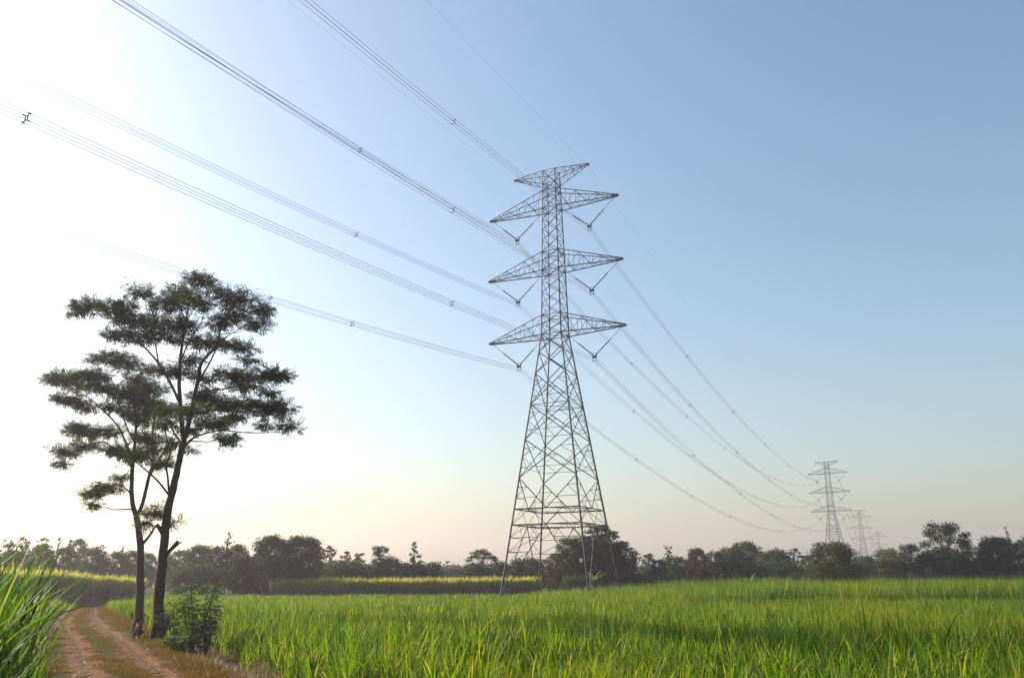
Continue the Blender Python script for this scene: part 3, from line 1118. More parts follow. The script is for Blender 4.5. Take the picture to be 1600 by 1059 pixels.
T = [
    # px, top, width px, kind, Y, material, label, name
    (14, 837, 36, 'airy', 150, 'mid', 'leafy open tree at the far left edge, with sky between its leaf clumps'),
    (41, 835, 34, 'airy', 152, 'mid', 'second open tree from the left edge, gaps of sky through its clumps'),
    (69, 834, 32, 'umbrella', 158, 'mid', 'flat topped tree behind the left ripe cane, right of two open trees'),
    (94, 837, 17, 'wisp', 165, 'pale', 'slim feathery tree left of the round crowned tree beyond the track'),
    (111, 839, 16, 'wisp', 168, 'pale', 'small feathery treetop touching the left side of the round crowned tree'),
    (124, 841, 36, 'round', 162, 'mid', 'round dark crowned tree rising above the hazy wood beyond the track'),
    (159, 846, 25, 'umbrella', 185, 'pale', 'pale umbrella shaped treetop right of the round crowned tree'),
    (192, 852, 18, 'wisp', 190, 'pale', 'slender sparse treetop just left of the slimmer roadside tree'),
    (66, 849, 48, 'bush', 146, 'mid', 'broad bushy tree behind ripe cane under the flat topped tree'),
    (24, 858, 60, 'bush', 145, 'mid', 'low bushy tree under the open trees at the left edge'),
    (100, 854, 44, 'bush', 148, 'olive', 'bushy tree in front of the feathery treetops beyond the track'),
    (146, 855, 50, 'bush', 155, 'mid', 'wide hazy bushy tree below the pale umbrella shaped treetop'),
    (182, 861, 46, 'bush', 158, 'mid', 'hazy bushy tree behind the end of the dirt track'),
    (208, 860, 36, 'round', 165, 'mid', 'hazy round tree partly behind the slimmer roadside trunk'),
    (232, 863, 36, 'round', 172, 'mid', 'hazy round tree showing between the two roadside trunks'),
    (262, 866, 30, 'round', 165, 'mid', 'small round tree just right of the thicker roadside trunk'),
    (284, 858, 40, 'bush', 150, 'mid', 'hazy green tree right of the broken stub on the roadside trunk'),
    (314, 851, 52, 'round', 145, 'mid', 'broad rounded tree left of the bare topped tree'),
    (359, 828, 34, 'wisp', 150, 'dark', 'sparse bare topped tree poking above the trees left of centre'),
    (340, 853, 40, 'bush', 140, 'olive', 'olive bushy tree below and left of the bare topped tree'),
    (372, 850, 44, 'round', 142, 'mid', 'rounded tree between bare topped tree and the large dark pair'),
    (424, 836, 62, 'round', 136, 'dark', 'large dark tree, left one of the dense pair left of centre'),
    (470, 836, 74, 'round', 138, 'dark', 'large dark tree, right one of the dense pair left of centre'),
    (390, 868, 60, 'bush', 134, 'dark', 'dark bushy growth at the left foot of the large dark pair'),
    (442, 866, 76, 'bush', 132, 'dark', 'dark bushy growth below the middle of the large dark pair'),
    (310, 882, 80, 'bush', 136, 'mid', 'low green thicket behind the field under the broad rounded tree'),
    (516, 851, 34, 'airy', 155, 'rust', 'thin brownish tree right beside the large dark pair'),
    (541, 859, 28, 'airy', 156, 'rust', 'thin brownish tree, second to the right of the dark pair'),
    (562, 858, 26, 'airy', 154, 'olive', 'thin leafy tree at left shoulder of the spiky open tree'),
    (598, 847, 52, 'airy', 150, 'mid', 'spiky open tree with big leaf clumps left of the conical tree'),
    (540, 876, 90, 'bush', 150, 'olive', 'brownish olive thicket behind the left part of the middle ripe cane'),
    (608, 872, 54, 'bush', 149, 'olive', 'olive thicket at the foot of the spiky open tree'),
    (648, 843, 46, 'cone', 150, 'dark', 'dark conical tree standing alone above the middle ripe cane'),
    (642, 880, 56, 'bush', 147, 'dark', 'dark rounded bush at the foot of the conical tree'),
    (678, 878, 34, 'bush', 148, 'dark', 'dark bush just right of the conical tree'),
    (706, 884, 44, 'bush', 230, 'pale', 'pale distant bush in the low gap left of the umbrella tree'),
    (752, 853, 58, 'umbrella', 165, 'mid', 'umbrella shaped tree with visible limbs, left of the largest pylon'),
    (742, 879, 50, 'bush', 160, 'mid', 'green bush below the left half of the umbrella tree'),
    (780, 877, 44, 'bush', 160, 'mid', 'green bush below right edge of the umbrella tree'),
    (822, 871, 60, 'bush', 158, 'olive', 'olive green tree seen through the left legs of the largest pylon'),
    (938, 813, 82, 'umbrella', 137, 'dark', 'tall spreading tree directly behind the right legs of the largest pylon'),
    (932, 840, 90, 'round', 140, 'dark', 'big dense dark tree behind the right legs of the largest pylon'),
    (892, 838, 54, 'bush', 139, 'olive', 'olive lit tree at the left side of the big tree behind the pylon'),
    (868, 864, 40, 'bush', 141, 'rust', 'brownish bush between the middle legs of the largest pylon'),
    (972, 846, 42, 'bush', 141, 'dark', 'dark tree on the right flank of the big tree behind the pylon'),
    (992, 855, 24, 'umbrella', 146, 'dark', 'small flat crowned tree at the right edge of the big pylon tree'),
    (1013, 864, 26, 'bush', 165, 'mid', 'small hazy tree just right of the big pylon tree'),
    (1029, 873, 28, 'bush', 138, 'dark', 'round very dark bush right of the big pylon tree'),
    (1044, 849, 24, 'wisp', 150, 'mid', 'slender sparse tree sticking up right of the round very dark bush'),
    (1056, 868, 44, 'bush', 155, 'mid', 'green bush behind the foot of the slender sparse tree'),
    (1087, 856, 38, 'round', 152, 'rust', 'reddish brown rounded tree on the right half of the treeline'),
    (1090, 884, 40, 'bush', 138, 'rust', 'low reddish bush below the reddish brown tree'),
    (1118, 861, 36, 'bush', 146, 'dark', 'dark green tree right beside the reddish brown tree'),
    (1136, 872, 50, 'bush', 140, 'dark', 'dark low tree in front, left below the highest hazy crown'),
    (1140, 854, 44, 'round', 175, 'mid', 'hazy shoulder tree left of the highest hazy crown'),
    (1164, 846, 54, 'round', 178, 'mid', 'highest hazy crowned tree between big pylon tree and rounded bush tree'),
    (1180, 884, 52, 'bush', 138, 'dark', 'dark low bush in front of the highest hazy crown'),
    (1210, 858, 54, 'round', 168, 'olive', 'broad rounded hazy tree right of the highest hazy crown'),
    (1240, 852, 34, 'umbrella', 170, 'mid', 'flat topped hazy tree left of the sunny rounded bush tree'),
    (1222, 878, 56, 'bush', 150, 'mid', 'hazy thicket left of the sunny rounded bush tree'),
    (1262, 866, 30, 'bush', 180, 'mid', 'hazy tree peeping over the left side of the sunny rounded bush tree'),
    (1300, 846, 76, 'bush', 122, 'olive', 'sunny rounded bush tree standing at field edge below the second pylon'),
    (1352, 868, 40, 'bush', 190, 'mid', 'bluish hazy tree just right of the sunny rounded bush tree'),
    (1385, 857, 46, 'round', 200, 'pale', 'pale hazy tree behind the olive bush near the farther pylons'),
    (1390, 872, 44, 'bush', 135, 'olive', 'olive dark bush at left end of the dark row on the right'),
    (1420, 849, 40, 'bush', 140, 'dark', 'dark pointed tree left of the tallest right hand tree'),
    (1474, 816, 78, 'gap', 142, 'dark', 'tallest tree on the right, sky showing through its lumpy crown'),
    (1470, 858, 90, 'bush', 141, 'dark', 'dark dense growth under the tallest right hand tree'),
    (1452, 886, 18, 'bush', 134, 'rust', 'small reddish bush at the foot of the tallest right hand tree'),
    (1552, 838, 64, 'hedge', 140, 'dark', 'dense dark hedge like tree right of the tallest right hand tree'),
    (1604, 834, 56, 'bamboo', 140, 'olive', 'feathery olive bamboo clump at the right edge of the photo'),
    (1571, 819, 16, 'wisp', 146, 'mid', 'thin wispy treetop rising above the hedge like tree on the right'),
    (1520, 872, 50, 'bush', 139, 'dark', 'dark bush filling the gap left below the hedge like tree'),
    (1370, 882, 60, 'bush', 150, 'dark', 'low dark thicket between sunny bush tree and the olive bush'),
]
for k, (px, top, wpx, kind, Y, mt, lab) in enumerate(T):
    nm = 'tree'
    low = any(s in lab for s in (' bush', 'thicket', 'growth')) and 'bush tree' not in lab
    if low:
        nm = 'shrub'
    elif kind == 'bamboo':
        nm = 'bamboo_clump'
    far_tree(px, top, wpx, kind, Y, M[mt], lab, k + 1, nm)

# distant wood closing the gaps
rng = np.random.default_rng(77)
cl = []
rr = random.Random(5)
for k in range(420):
    az = rr.uniform(-.66, .66)
    D_ = rr.uniform(225, 330)
    h_ = rr.uniform(3.0, 7.5)
    w_ = rr.uniform(3.5, 7)
    cl.append((az * D_, D_, h_ * .5, w_, w_, h_ * .55))
V, Q = clump_leaves(cl, 1.1, .95)
o = np_mesh('distant_wood', V, Q, M['mid'])
tag(o, 'far hazy wood closing the gaps between the trees along the horizon', 'wood', kind='stuff')

# undergrowth at the foot of the treeline on the right
for k, (px, top, wpx, Y, mt, lab) in enumerate((
        (905, 900, 60, 133, 'mid', 'low green weeds at the foot of the big tree behind the pylon'),
        (990, 896, 50, 134, 'dark', 'dark low weeds right of the big tree behind the pylon'),
        (1040, 898, 50, 136, 'mid', 'low leafy weeds below the slender sparse tree'),
        (1255, 893, 40, 132, 'mid', 'low leafy weeds at the left foot of the sunny rounded bush tree'))):
    far_tree(px, top, wpx, 'bush', Y, M[mt], lab, 300 + k, 'shrub')


# banana plants
def banana(px, py, Y, h, label, seed, n_=9):
    rr = random.Random(seed)
    b_ = at(px, py, Y)
    root = empty('banana_plant', (b_.x, Y, 0), 0, label, 'banana plant')
    st_ = MB()
    st_.tube([(0, 0, -.1), (.03, 0, h * .3), (.05, 0, h * .55)], [.14, .12, .07], 8)
    st_.build('stem', M['shrub'], root, True)
    for k in range(n_):
        a = k * 2.4 + rr.uniform(-.3, .3)
        L = h * rr.uniform(.5, .7)
        le = rr.uniform(.25, .7)
        bn = rr.uniform(.7, 1.5)
        W = L * .24
        vs, fs = [], []
        p_ = Vector((.05, 0, h * .5))
        ns = 8
        for q in range(ns + 1):
            t = q / ns
            an = le + bn * t
            d_ = Vector((math.sin(an) * math.cos(a), math.sin(an) * math.sin(a), math.cos(an)))
            s_ = Vector((-math.sin(a), math.cos(a), 0))
            n2 = d_.cross(s_)
            wv = W * math.sin(math.pi * min(1, max(0.04, t * .93 + .05))) ** .6 * (.12 if t < .12 else 1)
            vs += [p_ - s_ * wv * .5 + n2 * wv * .12, p_, p_ + s_ * wv * .5 + n2 * wv * .12]
            p_ = p_ + d_ * (L / ns)
        for q in range(ns):
            i = q * 3
            fs += [(i, i + 1, i + 4, i + 3), (i + 1, i + 2, i + 5, i + 4)]
        m_ = MB()
        m_.add(vs, fs)
        m_.build('leaf', M['banana'], root, True)


banana(925, 905, 126, 3.9, 'bright green banana plant at the foot of the big tree behind the pylon', 1)
banana(1170, 905, 133, 3.1, 'left of two sunlit banana plants below the highest hazy crown', 2, 7)
banana(1192, 905, 134, 3.3, 'right of two sunlit banana plants below the highest hazy crown', 3, 7)
banana(1244, 905, 134, 3.2, 'banana plant beside the sunny rounded bush tree', 4, 8)


# ------------------------------------------------------------------ the two roadside trees
def frond_leaves(centres, n_per):
    """flat sprays of small leaflets: centres list of (c, rx, ry, rz)"""
    Cs, Ds, Ns = [], [], []
    for (c_, rx, ry, rz), n_ in zip(centres, n_per):
        u = rdir(n_)
        r = rng.random(n_) ** .42
        B_ = np.array(c_) + u * r[:, None] * np.array([rx, ry, rz])
        d_ = u * np.array([1, 1, .25]) + rdir(n_) * .55
        d_[:, 2] -= .12
        d_ /= np.linalg.norm(d_, axis=1, keepdims=True)
        up = np.array([0, 0, 1.0]) + rdir(n_) * .45
        s_ = np.cross(d_, up)
        s_ /= np.linalg.norm(s_, axis=1, keepdims=True)
        nn = np.cross(s_, d_)
        fl = rng.uniform(.28, .52, n_)
        for t in np.linspace(.1, 1.0, 6):
            for sg in (-1, 1):
                dd = d_ * .55 + s_ * sg * .8 - np.array([0, 0, .18])
                ll = .17 * (1.15 - .5 * abs(t - .45))
                Cs.append(B_ + d_ * (fl * t)[:, None] + dd * ll * .5)
                Ds.append(dd)
                Ns.append(nn + rdir(n_) * .25)
    C, D, Nn = np.concatenate(Cs), np.concatenate(Ds), np.concatenate(Ns)
    K = len(C)
    return leaf_quads(C, D, Nn, rng.uniform(.09, .20, K), rng.uniform(.035, .065, K))


def roadside_tree(Y, limbs, clusters, stubs, label, seed, rscale=1.0):
    """limbs: list of ([(px,py,width px)...], depth offset at the tip, index of parent or None)"""
    global rng
    rng = np.random.default_rng(seed)
    rr = random.Random(seed)
    base = at(limbs[0][0][0][0], limbs[0][0][0][1], Y)
    root = empty('roadside_tree', (base.x, Y, 0), 0, label, 'tree', 'roadside trees by the dirt track')
    org = Vector((base.x, Y, 0))
    mb_ = MB()
    nodes = []
    k_px = .9617 * Y / F
    for pts, tip, start in limbs:
        n_ = len(pts)
        path, rad = [], []
        for q, (x_, y_, w_) in enumerate(pts):
            dep = start + (tip - start) * q / max(1, n_ - 1)
            path.append(at(x_, y_, Y + dep) - org)
            rad.append(w_ * k_px * .5 * rscale)
        if start == 0 and tip == 0 and pts[0][1] > 960:
            path[0].z = -.15
        # smooth subdivision
        P2, R2 = [], []
        for q in range(n_ - 1):
            p0 = path[max(q - 1, 0)]
            p1, p2 = path[q], path[q + 1]
            p3 = path[min(q + 2, n_ - 1)]
            for t in (0, .25, .5, .75):
                a_ = p1 * 2 + (p2 - p0) * t + (p0 * 2 - p1 * 5 + p2 * 4 - p3) * t * t + (p1 * 3 - p0 - p2 * 3 + p3) * t ** 3
                wob = Vector((rr.gauss(0, 1), rr.gauss(0, 1), 0)) * rad[q] * .06
                P2.append(a_ * .5 + wob)
                R2.append((rad[q] * (1 - t) + rad[q + 1] * t) * rr.uniform(.96, 1.05))
        P2.append(path[-1])
        R2.append(rad[-1])
        mb_.tube(P2, R2, 10)
        nodes += [(p_, r_) for p_, r_ in zip(P2, R2) if p_.z > 4.5]
    cents, nper = [], []
    for (cx, cy, rx, ry) in clusters:
        dep = rr.uniform(-1, 1) * (1.2 + rx * k_px * 1.3)
        c_ = at(cx, cy, Y + dep) - org
        rx_, rz_ = rx * k_px, ry * k_px
        # limb to the cluster
        best = min(nodes, key=lambda nr: (nr[0] - c_).length + 2.2 * max(0, nr[0].z - c_.z + .3))
        st_ = best[0]
        r0 = min(best[1] * .6, .055)
        mid = st_.lerp(c_, .5) + Vector((0, 0, -.08 * (c_ - st_).length))
        pts = [st_, st_.lerp(mid, .6) + Vector((rr.gauss(0, .04), rr.gauss(0, .04), 0)), mid, c_]
        mb_.tube(pts, [r0, r0 * .8, r0 * .65, r0 * .3], 6)
        for q in range(6):
            a = rr.uniform(0, 6.28)
            e_ = c_ + Vector((math.cos(a) * rx_ * .8, math.sin(a) * rx_ * .7, rr.uniform(-.2, .7) * rz_))
            s_ = mid.lerp(c_, rr.uniform(.2, 1))
            mb_.tube([s_, s_.lerp(e_, .5) + Vector((0, 0, -.05)), e_], [r0 * .35, r0 * .25, .008], 4)
        # split each cluster in three or four overlapping sprays
        for q in range(4):
            a = q * 1.57 + rr.uniform(-.4, .4)
            cc = c_ + Vector((math.cos(a) * rx_ * .5, math.sin(a) * rx_ * .55, rr.uniform(-.35, .35) * rz_))
            cents.append((tuple(cc), rx_ * .56, rx_ * .55, rz_ * .62))
            nper.append(max(5, int(90 * rx_ * (rx_ * .45 + rz_ * 1.2) * rr.uniform(.6, 1.25))))
        # loose sprays straying out of the layer
        for q in range(3):
            a = rr.uniform(0, 6.28)
            cc = c_ + Vector((math.cos(a) * rx_ * rr.uniform(.6, 1.15), math.sin(a) * rx_ * rr.uniform(.6, 1.1), rr.uniform(-1.1, 1.2) * rz_))
            e2 = rx_ * rr.uniform(.22, .42)
            cents.append((tuple(cc), e2, e2, e2 * .5))
            nper.append(max(4, int(34 * e2 * e2) + 3))
            mb_.tube([c_, c_.lerp(cc, .5) + Vector((0, 0, .06)), cc], [r0 * .3, r0 * .2, .007], 4)
    mb_.build('trunk', M['bark'], root, True)
    V_, Q_ = frond_leaves(cents, nper)
    np_mesh('crown', V_, Q_, M['album'], root)
    for pts in stubs:
        sb = MB()
        for ch in pts:
            sb.tube([at(x_, y_, Y) - org for x_, y_, w_ in ch], [w_ * k_px * .5 for x_, y_, w_ in ch], 8)
        o_ = sb.build('broken_branch', M['bark'], root, True)
    return root


limbsR = [
    ([(245, 999, 23), (246, 975, 18), (250, 910, 16.5), (255, 863, 14.5), (260, 812, 14), (270, 764, 12), (280, 720, 11), (287, 690, 11)], 0, 0),
    ([(287, 690, 8), (284, 658, 8), (280, 601, 6.5), (284, 543, 5), (291, 500, 3.5), (298, 454, 1.5)], 0.6, 0),
    ([(287, 692, 8), (298, 647, 8), (309, 594, 6.5), (316, 565, 5), (338, 540, 4), (348, 504, 2.5), (370, 472, 1.2)], -1.2, 0),
    ([(287, 698, 5), (300, 686, 4), (312, 680, 3.2), (345, 672, 2.4), (391, 676, 1.7), (470, 674, .8)], -1.5, 0),
    ([(280, 628, 5), (266, 598, 5), (248, 568, 4.2), (223, 540, 3.2), (190, 514, 2.2), (165, 486, 1.6), (135, 479, .8)], 1.5, 0.2),
    ([(248, 568, 3), (241, 530, 2.2), (232, 495, 1.6), (224, 460, .8)], 2.4, .8),
    ([(284, 560, 3), (298, 528, 2.4), (316, 500, 1.8), (325, 450, .8)], 1.6, .3),
    ([(309, 600, 3.6), (330, 562, 3), (348, 530, 2), (400, 502, 1)], .6, -.5),
    ([(306, 612, 3.4), (330, 610, 2.8), (352, 607, 2.4), (391, 597, 1.8), (418, 583, .9)], -2.2, -.4),
    ([(298, 648, 3.2), (330, 641, 2.6), (363, 643, 2), (434, 642, .9)], 1.8, -.3),
    ([(263, 772, 4), (249, 754, 3.6), (236, 741, 3.2), (219, 727, 2.2), (203, 712, 1)], -1.5, 0),
    ([(264, 768, 4), (262, 745, 3.6), (260, 727, 3.4), (266, 708, 3), (262, 690, 2.4), (255, 662, 1.2)], -1.8, 0),
    ([(262, 816, 3), (252, 806, 2.4), (243, 800, 1.2)], -.8, 0),
    ([(282, 690, 4), (272, 676, 3), (262, 655, 2.2), (245, 640, 1)], 1.4, 0),
]
clR = [(305, 436, 20, 12), (329, 441, 13, 9), (221, 454, 17, 11), (284, 457, 28, 13), (262, 472, 28, 14), (309, 472, 24, 14), (140, 477, 28, 11),
       (183, 479, 26, 12), (201, 497, 28, 12), (241, 504, 28, 14), (284, 506, 26, 14), (370, 464, 32, 12), (410, 481, 21, 10), (363, 490, 26, 10), (402, 506, 21, 7),
       (345, 504, 20, 10), (183, 522, 25, 10), (226, 522, 28, 11), (270, 525, 30, 11), (320, 534, 30, 10), (363, 538, 23, 8), (388, 542, 13, 7),
       (270, 579, 26, 10), (384, 561, 15, 6), (363, 583, 28, 11), (417, 583, 29, 10), (438, 588, 15, 8), (384, 601, 28, 8), (424, 612, 15, 6),
       (320, 619, 28, 12), (356, 630, 34, 13), (399, 633, 34, 11), (438, 637, 26, 9), (453, 663, 22, 6), (413, 663, 14, 5), (336, 660, 30, 10),
       (352, 683, 20, 8), (368, 690, 8, 6), (305, 640, 28, 13), (270, 640, 24, 13), (363, 650, 26, 8), (320, 590, 20, 9), (300, 560, 16, 8),
       (255, 662, 22, 11), (270, 690, 18, 9), (241, 798, 20, 9), (229, 815, 10, 8), (273, 815, 9, 7), (300, 703, 8, 4), (250, 725, 14, 7), (210, 712, 16, 8),
       (296, 672, 18, 8), (120, 487, 12, 6), (333, 455, 8, 6)]
stubsR = [[[(256, 835, 9), (250, 826, 7), (245, 819, 5.5)]],
          [[(257, 870, 7), (268, 857, 6), (278, 845, 5)], [(266, 860, 4), (276, 852, 3), (283, 846, 2.2)]]]
roadside_tree(44.0, limbsR, clR, stubsR, 'taller thicker roadside tree with a broken stub, beside the dirt track', 41, .92)
limbsL = [
    ([(217, 972, 15), (219, 917, 12.5), (219, 880, 12), (219, 846, 11), (213, 805, 10)], 0, 0),
    ([(213, 806, 9), (206, 778, 7.5), (207, 727, 6.5), (211, 690, 5), (212, 651, 4), (203, 612, 2.8), (194, 580, 1.2)], .8, 0),
    ([(214, 806, 7), (223, 785, 6.2), (233, 744, 5.5), (240, 718, 4.2), (237, 690, 3), (241, 655, 2.2), (238, 605, 1)], -.8, 0),
    ([(233, 744, 4), (246, 722, 3.6), (255, 708, 3), (270, 684, 1.2)], .8, -.6),
    ([(224, 848, 5), (234, 836, 4.2), (242, 823, 3)], -.5, 0),
    ([(207, 732, 4.2), (192, 710, 3.6), (178, 700, 3), (155, 690, 2.2), (112, 706, 1)], -1.6, .3),
    ([(208, 722, 4.2), (196, 690, 3.6), (183, 664, 3.2), (160, 640, 2.6), (136, 620, 1.8), (100, 598, .9)], 1.6, .3),
    ([(207, 775, 3.2), (196, 763, 2.6), (180, 757, 2), (150, 768, 1)], -1, 0),
    ([(210, 690, 3), (196, 662, 2.6), (180, 610, 1.8), (172, 585, .9)], -1.8, .5),
    ([(212, 655, 2.6), (222, 630, 2), (236, 606, 1)], 1.8, .7),
]
clL = [(112, 594, 36, 13), (85, 594, 18, 9), (144, 583, 26, 10), (158, 604, 24, 11), (112, 624, 28, 9), (137, 637, 13, 7), (194, 612, 26, 12), (234, 606, 32, 13),
       (212, 624, 26, 11), (198, 644, 15, 8), (241, 637, 30, 13), (133, 673, 36, 11), (173, 673, 21, 11), (105, 705, 22, 9), (97, 722, 13, 6), (137, 694, 23, 8),
       (201, 708, 28, 10), (227, 683, 24, 11), (180, 701, 20, 9), (241, 700, 24, 10), (255, 723, 16, 8), (183, 561, 32, 11), (237, 577, 20, 8), (169, 759, 24, 9),
       (144, 770, 19, 8), (191, 745, 13, 7), (145, 787, 11, 5), (172, 635, 18, 7), (222, 655, 20, 9), (150, 560, 14, 7), (210, 590, 18, 8), (120, 665, 16, 7)]
roadside_tree(57.0, limbsL, clL, [], 'slimmer forked roadside tree on the left of the pair, behind the motorbike', 42, .92)


# ------------------------------------------------------------------ shrubs by the trees
def stem_shrub(px, py, h, w, mat, label, seed, stems=7, leaf=.22, per=46):
    global rng
    rng = np.random.default_rng(seed)
    rr = random.Random(seed)
    g = ground_at(px, py)
    root = empty('shrub', (g.x, g.y, 0), 0, label, 'shrub', None)
    mb_ = MB()
    Cs, Ds, Ns, Ls = [], [], [], []
    for k in range(stems):
        a = k * 2.4 + rr.uniform(-.3, .3)
        hh = h * rr.uniform(.6, 1.0) if k else h
        ex = Vector((math.cos(a), math.sin(a), 0)) * w * .5 * rr.uniform(.4, .9)
        pts = [Vector((0, 0, -.05)) + ex * .15, ex * .45 + Vector((0, 0, hh * .4)), ex * .8 + Vector((0, 0, hh * .75)), ex + Vector((0, 0, hh))]
        mb_.tube(pts, [.03, .024, .016, .006], 6)
        for q in range(per):
            t = .12 + .88 * rr.random() ** .8
            i = min(2, int(t * 3))
            p_ = pts[i].lerp(pts[i + 1], t * 3 - i)
            aa = rr.uniform(0, 6.28)
            el = rr.uniform(-.3, .6)
            d_ = Vector((math.cos(aa) * math.cos(el), math.sin(aa) * math.cos(el), math.sin(el)))
            pet = rr.uniform(.08, .38) * w * .45
            c_ = p_ + d_ * pet
            mb_.tube([p_, c_], [.006, .003], 3, 0, False)
            n_ = 5
            for e in range(n_):
                b2 = aa + (e - 2) * .55
                dd = Vector((math.cos(b2), math.sin(b2), -.35 + rr.uniform(-.25, .25)))
                L = leaf * rr.uniform(.6, 1.2)
                Cs.append(c_ + dd * L * .5)
                Ds.append(dd)
                Ns.append(Vector((rr.gauss(0, .35), rr.gauss(0, .35), 1)))
                Ls.append(L)
    mb_.build('stem', M['bark_far'], root)
    L = np.array(Ls)
    V_, Q_ = leaf_quads(np.array(Cs), np.array(Ds), np.array(Ns), L, L * .36)
    np_mesh('leaves', V_, Q_, mat, root)
    return root


stem_shrub(302, 1020, 2.9, 2.1, M['shrub'], 'tall green shrub with hand shaped leaves right of the thicker roadside tree', 61, 10, .24, 34)
stem_shrub(272, 1000, 2.3, 1.7, M['shrub'], 'green shrub between the thicker roadside trunk and the tallest shrub', 62, 7, .2, 30)
stem_shrub(252, 1002, 1.35, 1.0, M['shrub_dark'], 'small dark glossy shrub hiding the foot of the thicker roadside trunk', 63, 8, .11, 60)
stem_shrub(318, 1022, 1.9, 1.3, M['shrub_dark'], 'dark leafy shrub at the right side of the tallest shrub', 64, 7, .16, 32)
stem_shrub(278, 1018, .8, 1.5, M['shrub'], 'low bright weed on the verge in front of the roadside shrubs', 65, 8, .14, 40)


# ------------------------------------------------------------------ motorbike
def motorbike():
    g = ground_at(211, 997)
    root = empty('motorbike', (g.x, g.y, float(ground_z(g.x, g.y)) + .01), 0,
                 'black motorbike parked on the verge at the foot of the slimmer roadside tree', 'motorbike')
    root.rotation_euler = (0, R(5), R(34))
    zr = .285
    for y_ in (-.62, .62):
        t_ = MB()
        t_.torus((0, y_, zr), (1, 0, 0), .235, .048, 28, 10)
        w_ = t_.build('wheel', M['tyre'], root, True)
        r_ = MB()
        r_.torus((0, y_, zr), (1, 0, 0), .195, .016, 24, 6)
        r_.tube([(-.06, y_, zr), (.06, y_, zr)], .04, 10)
        for k in range(6):
            a = k * math.pi / 3
            r_.tube([(0, y_, zr), (0, y_ + .19 * math.cos(a), zr + .19 * math.sin(a))], .012, 5)
        r_.build('rim', M['chrome'], w_, True)
    f_ = MB()
    for sx_ in (-.075, .075):
        f_.tube([(sx_, .62, zr), (sx_, .50, .62), (sx_, .44, .86)], .02, 8)
    f_.build('fork', M['chrome'], root, True)

    def sec(y_, w_, z0, z1):
        return [(-w_ * .7, y_, z0), (w_ * .7, y_, z0), (w_, y_, (z0 + z1) / 2), (w_ * .75, y_, z1), (-w_ * .75, y_, z1), (-w_, y_, (z0 + z1) / 2)]
    b_ = MB()
    b_.hull([sec(-.72, .05, .66, .76), sec(-.55, .11, .52, .74), sec(-.2, .13, .40, .72), sec(.05, .11, .34, .62), sec(.22, .09, .32, .55)])
    b_.hull([sec(.22, .10, .32, .56), sec(.34, .17, .36, .78), sec(.44, .16, .52, .92), sec(.52, .11, .66, .90)])
    b_.build('body', M['black'], root, True)
    e_ = MB()
    e_.hull([sec(-.2, .09, .22, .40), sec(.0, .12, .18, .40), sec(.2, .08, .22, .38)])
    e_.tube([(-.13, .0, .28), (.13, .0, .28)], .09, 12)
    e_.build('engine', M['black'], root)
    s_ = MB()
    s_.hull([sec(-.70, .09, .74, .80), sec(-.45, .13, .72, .82), sec(-.1, .14, .70, .79), sec(.14, .09, .62, .70)])
    s_.build('seat', M['seat'], root, True)
    h_ = MB()
    h_.tube([(-.36, .34, 1.00), (-.2, .40, 1.01), (0, .44, .94), (.2, .40, 1.01), (.36, .34, 1.00)], .014, 8)
    hb = h_.build('handlebar', M['black'], root, True)
    for sx_ in (-1, 1):
        g_ = MB()
        g_.tube([(sx_ * .25, .375, 1.007), (sx_ * .37, .336, 1.0)], .021, 8)
        g_.build('grip', M['tyre'], hb, True)
        m_ = MB()
        m_.tube([(sx_ * .22, .39, 1.01), (sx_ * .27, .40, 1.10), (sx_ * .30, .40, 1.17)], .007, 6)
        m_.hull([[(sx_ * .30 + a * .06, .385 + d_, 1.19 + c * .04) for a, c in ((-1, -.6), (0, -1), (1, -.6), (1, .6), (0, 1), (-1, .6))] for d_ in (0, .025)])
        m_.build('mirror', M['black'], root)
    l_ = MB()
    l_.hull([sec(.50, .10, .88, 1.0), sec(.56, .09, .87, .99), sec(.60, .06, .89, .97)])
    l_.build('headlight', M['glass'], root)
    c_ = MB()
    c_.hull([sec(.40, .10, .88, 1.0), sec(.50, .12, .86, 1.02)])
    c_.build('headlight_cowl', M['black'], root)
    d_ = MB()
    pf = [(0, .62 + .30 * math.cos(a), zr + .30 * math.sin(a)) for a in np.linspace(.5, 2.6, 8)]
    d_.hull([[(-.06, p_[1], p_[2]), (.06, p_[1], p_[2]), (.05, p_[1], p_[2] + .015), (-.05, p_[1], p_[2] + .015)] for p_ in pf])
    d_.build('mudguard', M['black'], root)
    d_ = MB()
    pf = [(0, -.62 + .31 * math.cos(a), zr + .31 * math.sin(a)) for a in np.linspace(1.2, 3.3, 8)]
    d_.hull([[(-.07, p_[1], p_[2]), (.07, p_[1], p_[2]), (.06, p_[1], p_[2] + .015), (-.06, p_[1], p_[2] + .015)] for p_ in pf])
    d_.build('mudguard', M['black'], root)
    x_ = MB()
    x_.tube([(.13, .1, .24), (.15, -.2, .25), (.16, -.35, .30), (.17, -.8, .40)], [.022, .025, .05, .055], 10)
    x_.build('exhaust', M['black'], root, True)
    t_ = MB()
    t_.hull([sec(-.76, .07, .66, .74), sec(-.72, .09, .64, .76)])
    t_.build('tail_light', M['red_lens'], root)
    for sx_ in (-1, 1):
        k_ = MB()
        k_.tube([(sx_ * .11, -.55, .58), (sx_ * .14, -.58, .36), (sx_ * .10, -.62, .285)], .022, 8)
        k_.build('shock_absorber', M['chrome'], root, True)
    n_ = MB()
    n_.tube([(-.1, -.02, .24), (-.24, -.06, .0)], .014, 6)
    n_.build('side_stand', M['chrome'], root)
    r_ = MB()
    r_.tube([(-.11, -.45, .80), (-.12, -.72, .84), (0, -.84, .85), (.12, -.72, .84), (.11, -.45, .80)], .012, 6)
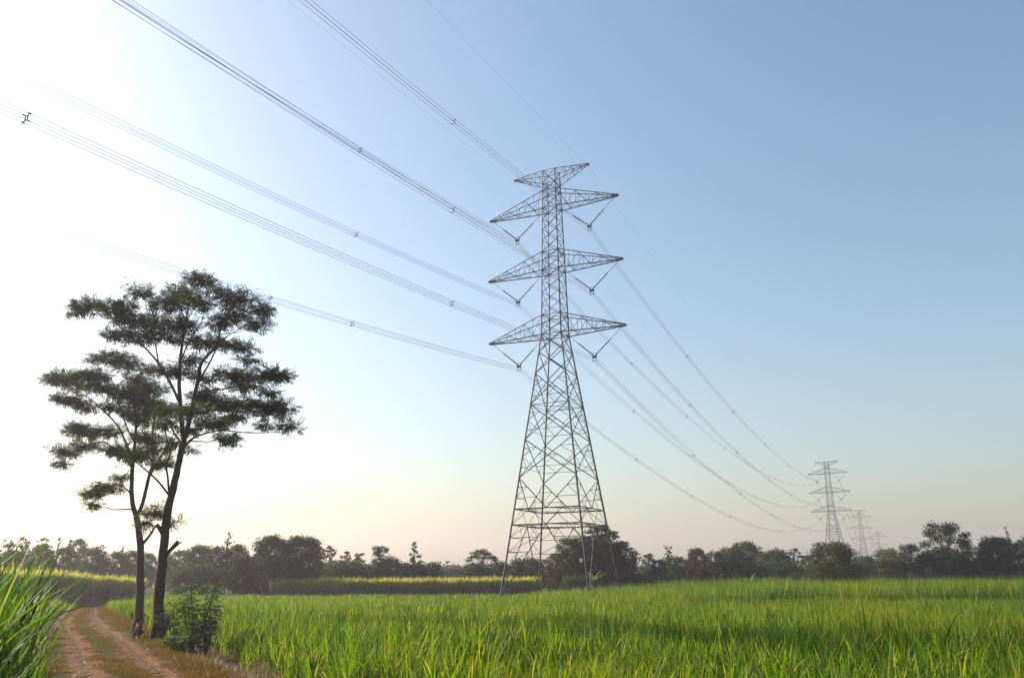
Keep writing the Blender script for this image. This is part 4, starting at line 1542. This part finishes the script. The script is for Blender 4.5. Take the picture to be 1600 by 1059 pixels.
    r_.build('grab_rail', M['chrome'], root, True)


motorbike()

# ------------------------------------------------------------------ sky, sun, haze
SUN_EL, SUN_AZ = 25.0, -62.5
w = bpy.data.worlds.new('World')
sc.world = w
w.use_nodes = True
nt = w.node_tree
bg = nt.nodes['Background']
sky = nt.nodes.new('ShaderNodeTexSky')
sky.sky_type = 'NISHITA'
sky.sun_disc = False
sky.sun_elevation = R(SUN_EL)
sky.sun_rotation = R(SUN_AZ)
sky.dust_density = 4.0
sky.air_density = 1.5
sky.ozone_density = 2.8
sky.altitude = 600
nt.links.new(sky.outputs[0], bg.inputs[0])
bg.inputs[1].default_value = 0.12
sl = bpy.data.lights.new('sun', 'SUN')
sl.energy = 4.8
sl.angle = R(0.5)
sl.color = (1.0, .88, .70)
so = bpy.data.objects.new('sun', sl)
COL.objects.link(so)
sd_ = Vector((math.sin(R(SUN_AZ)) * math.cos(R(SUN_EL)), math.cos(R(SUN_AZ)) * math.cos(R(SUN_EL)), math.sin(R(SUN_EL))))
so.rotation_euler = sd_.to_track_quat('Z', 'Y').to_euler()
so.location = sd_ * 50

hz = MB()
hz.box((200, 640, 34.2), (2240, 2160, 71.6))
o = hz.build('haze', [], None)
m = bpy.data.materials.new('haze_air')
m.use_nodes = True
nt = m.node_tree
nt.nodes.remove(nt.nodes['Principled BSDF'])
pv = nt.nodes.new('ShaderNodeVolumePrincipled')
pv.inputs['Density'].default_value = 0.00044
pv.inputs['Anisotropy'].default_value = 0.42
pv.inputs['Color'].default_value = (.95, .89, 1.0, 1)
nt.links.new(pv.outputs[0], nt.nodes['Material Output'].inputs['Volume'])
o.data.materials.append(m)
tag(o, 'thin pale morning haze over the fields', 'haze', kind='stuff')

vs = sc.view_settings
vs.view_transform = 'Standard'
vs.look = 'None'
vs.exposure = 0.75
vs.gamma = 1.0
vs.use_curve_mapping = False
sc.cycles.use_denoising = True
sc.cycles.max_bounces = 6
sc.cycles.transmission_bounces = 4
sc.cycles.transparent_max_bounces = 8
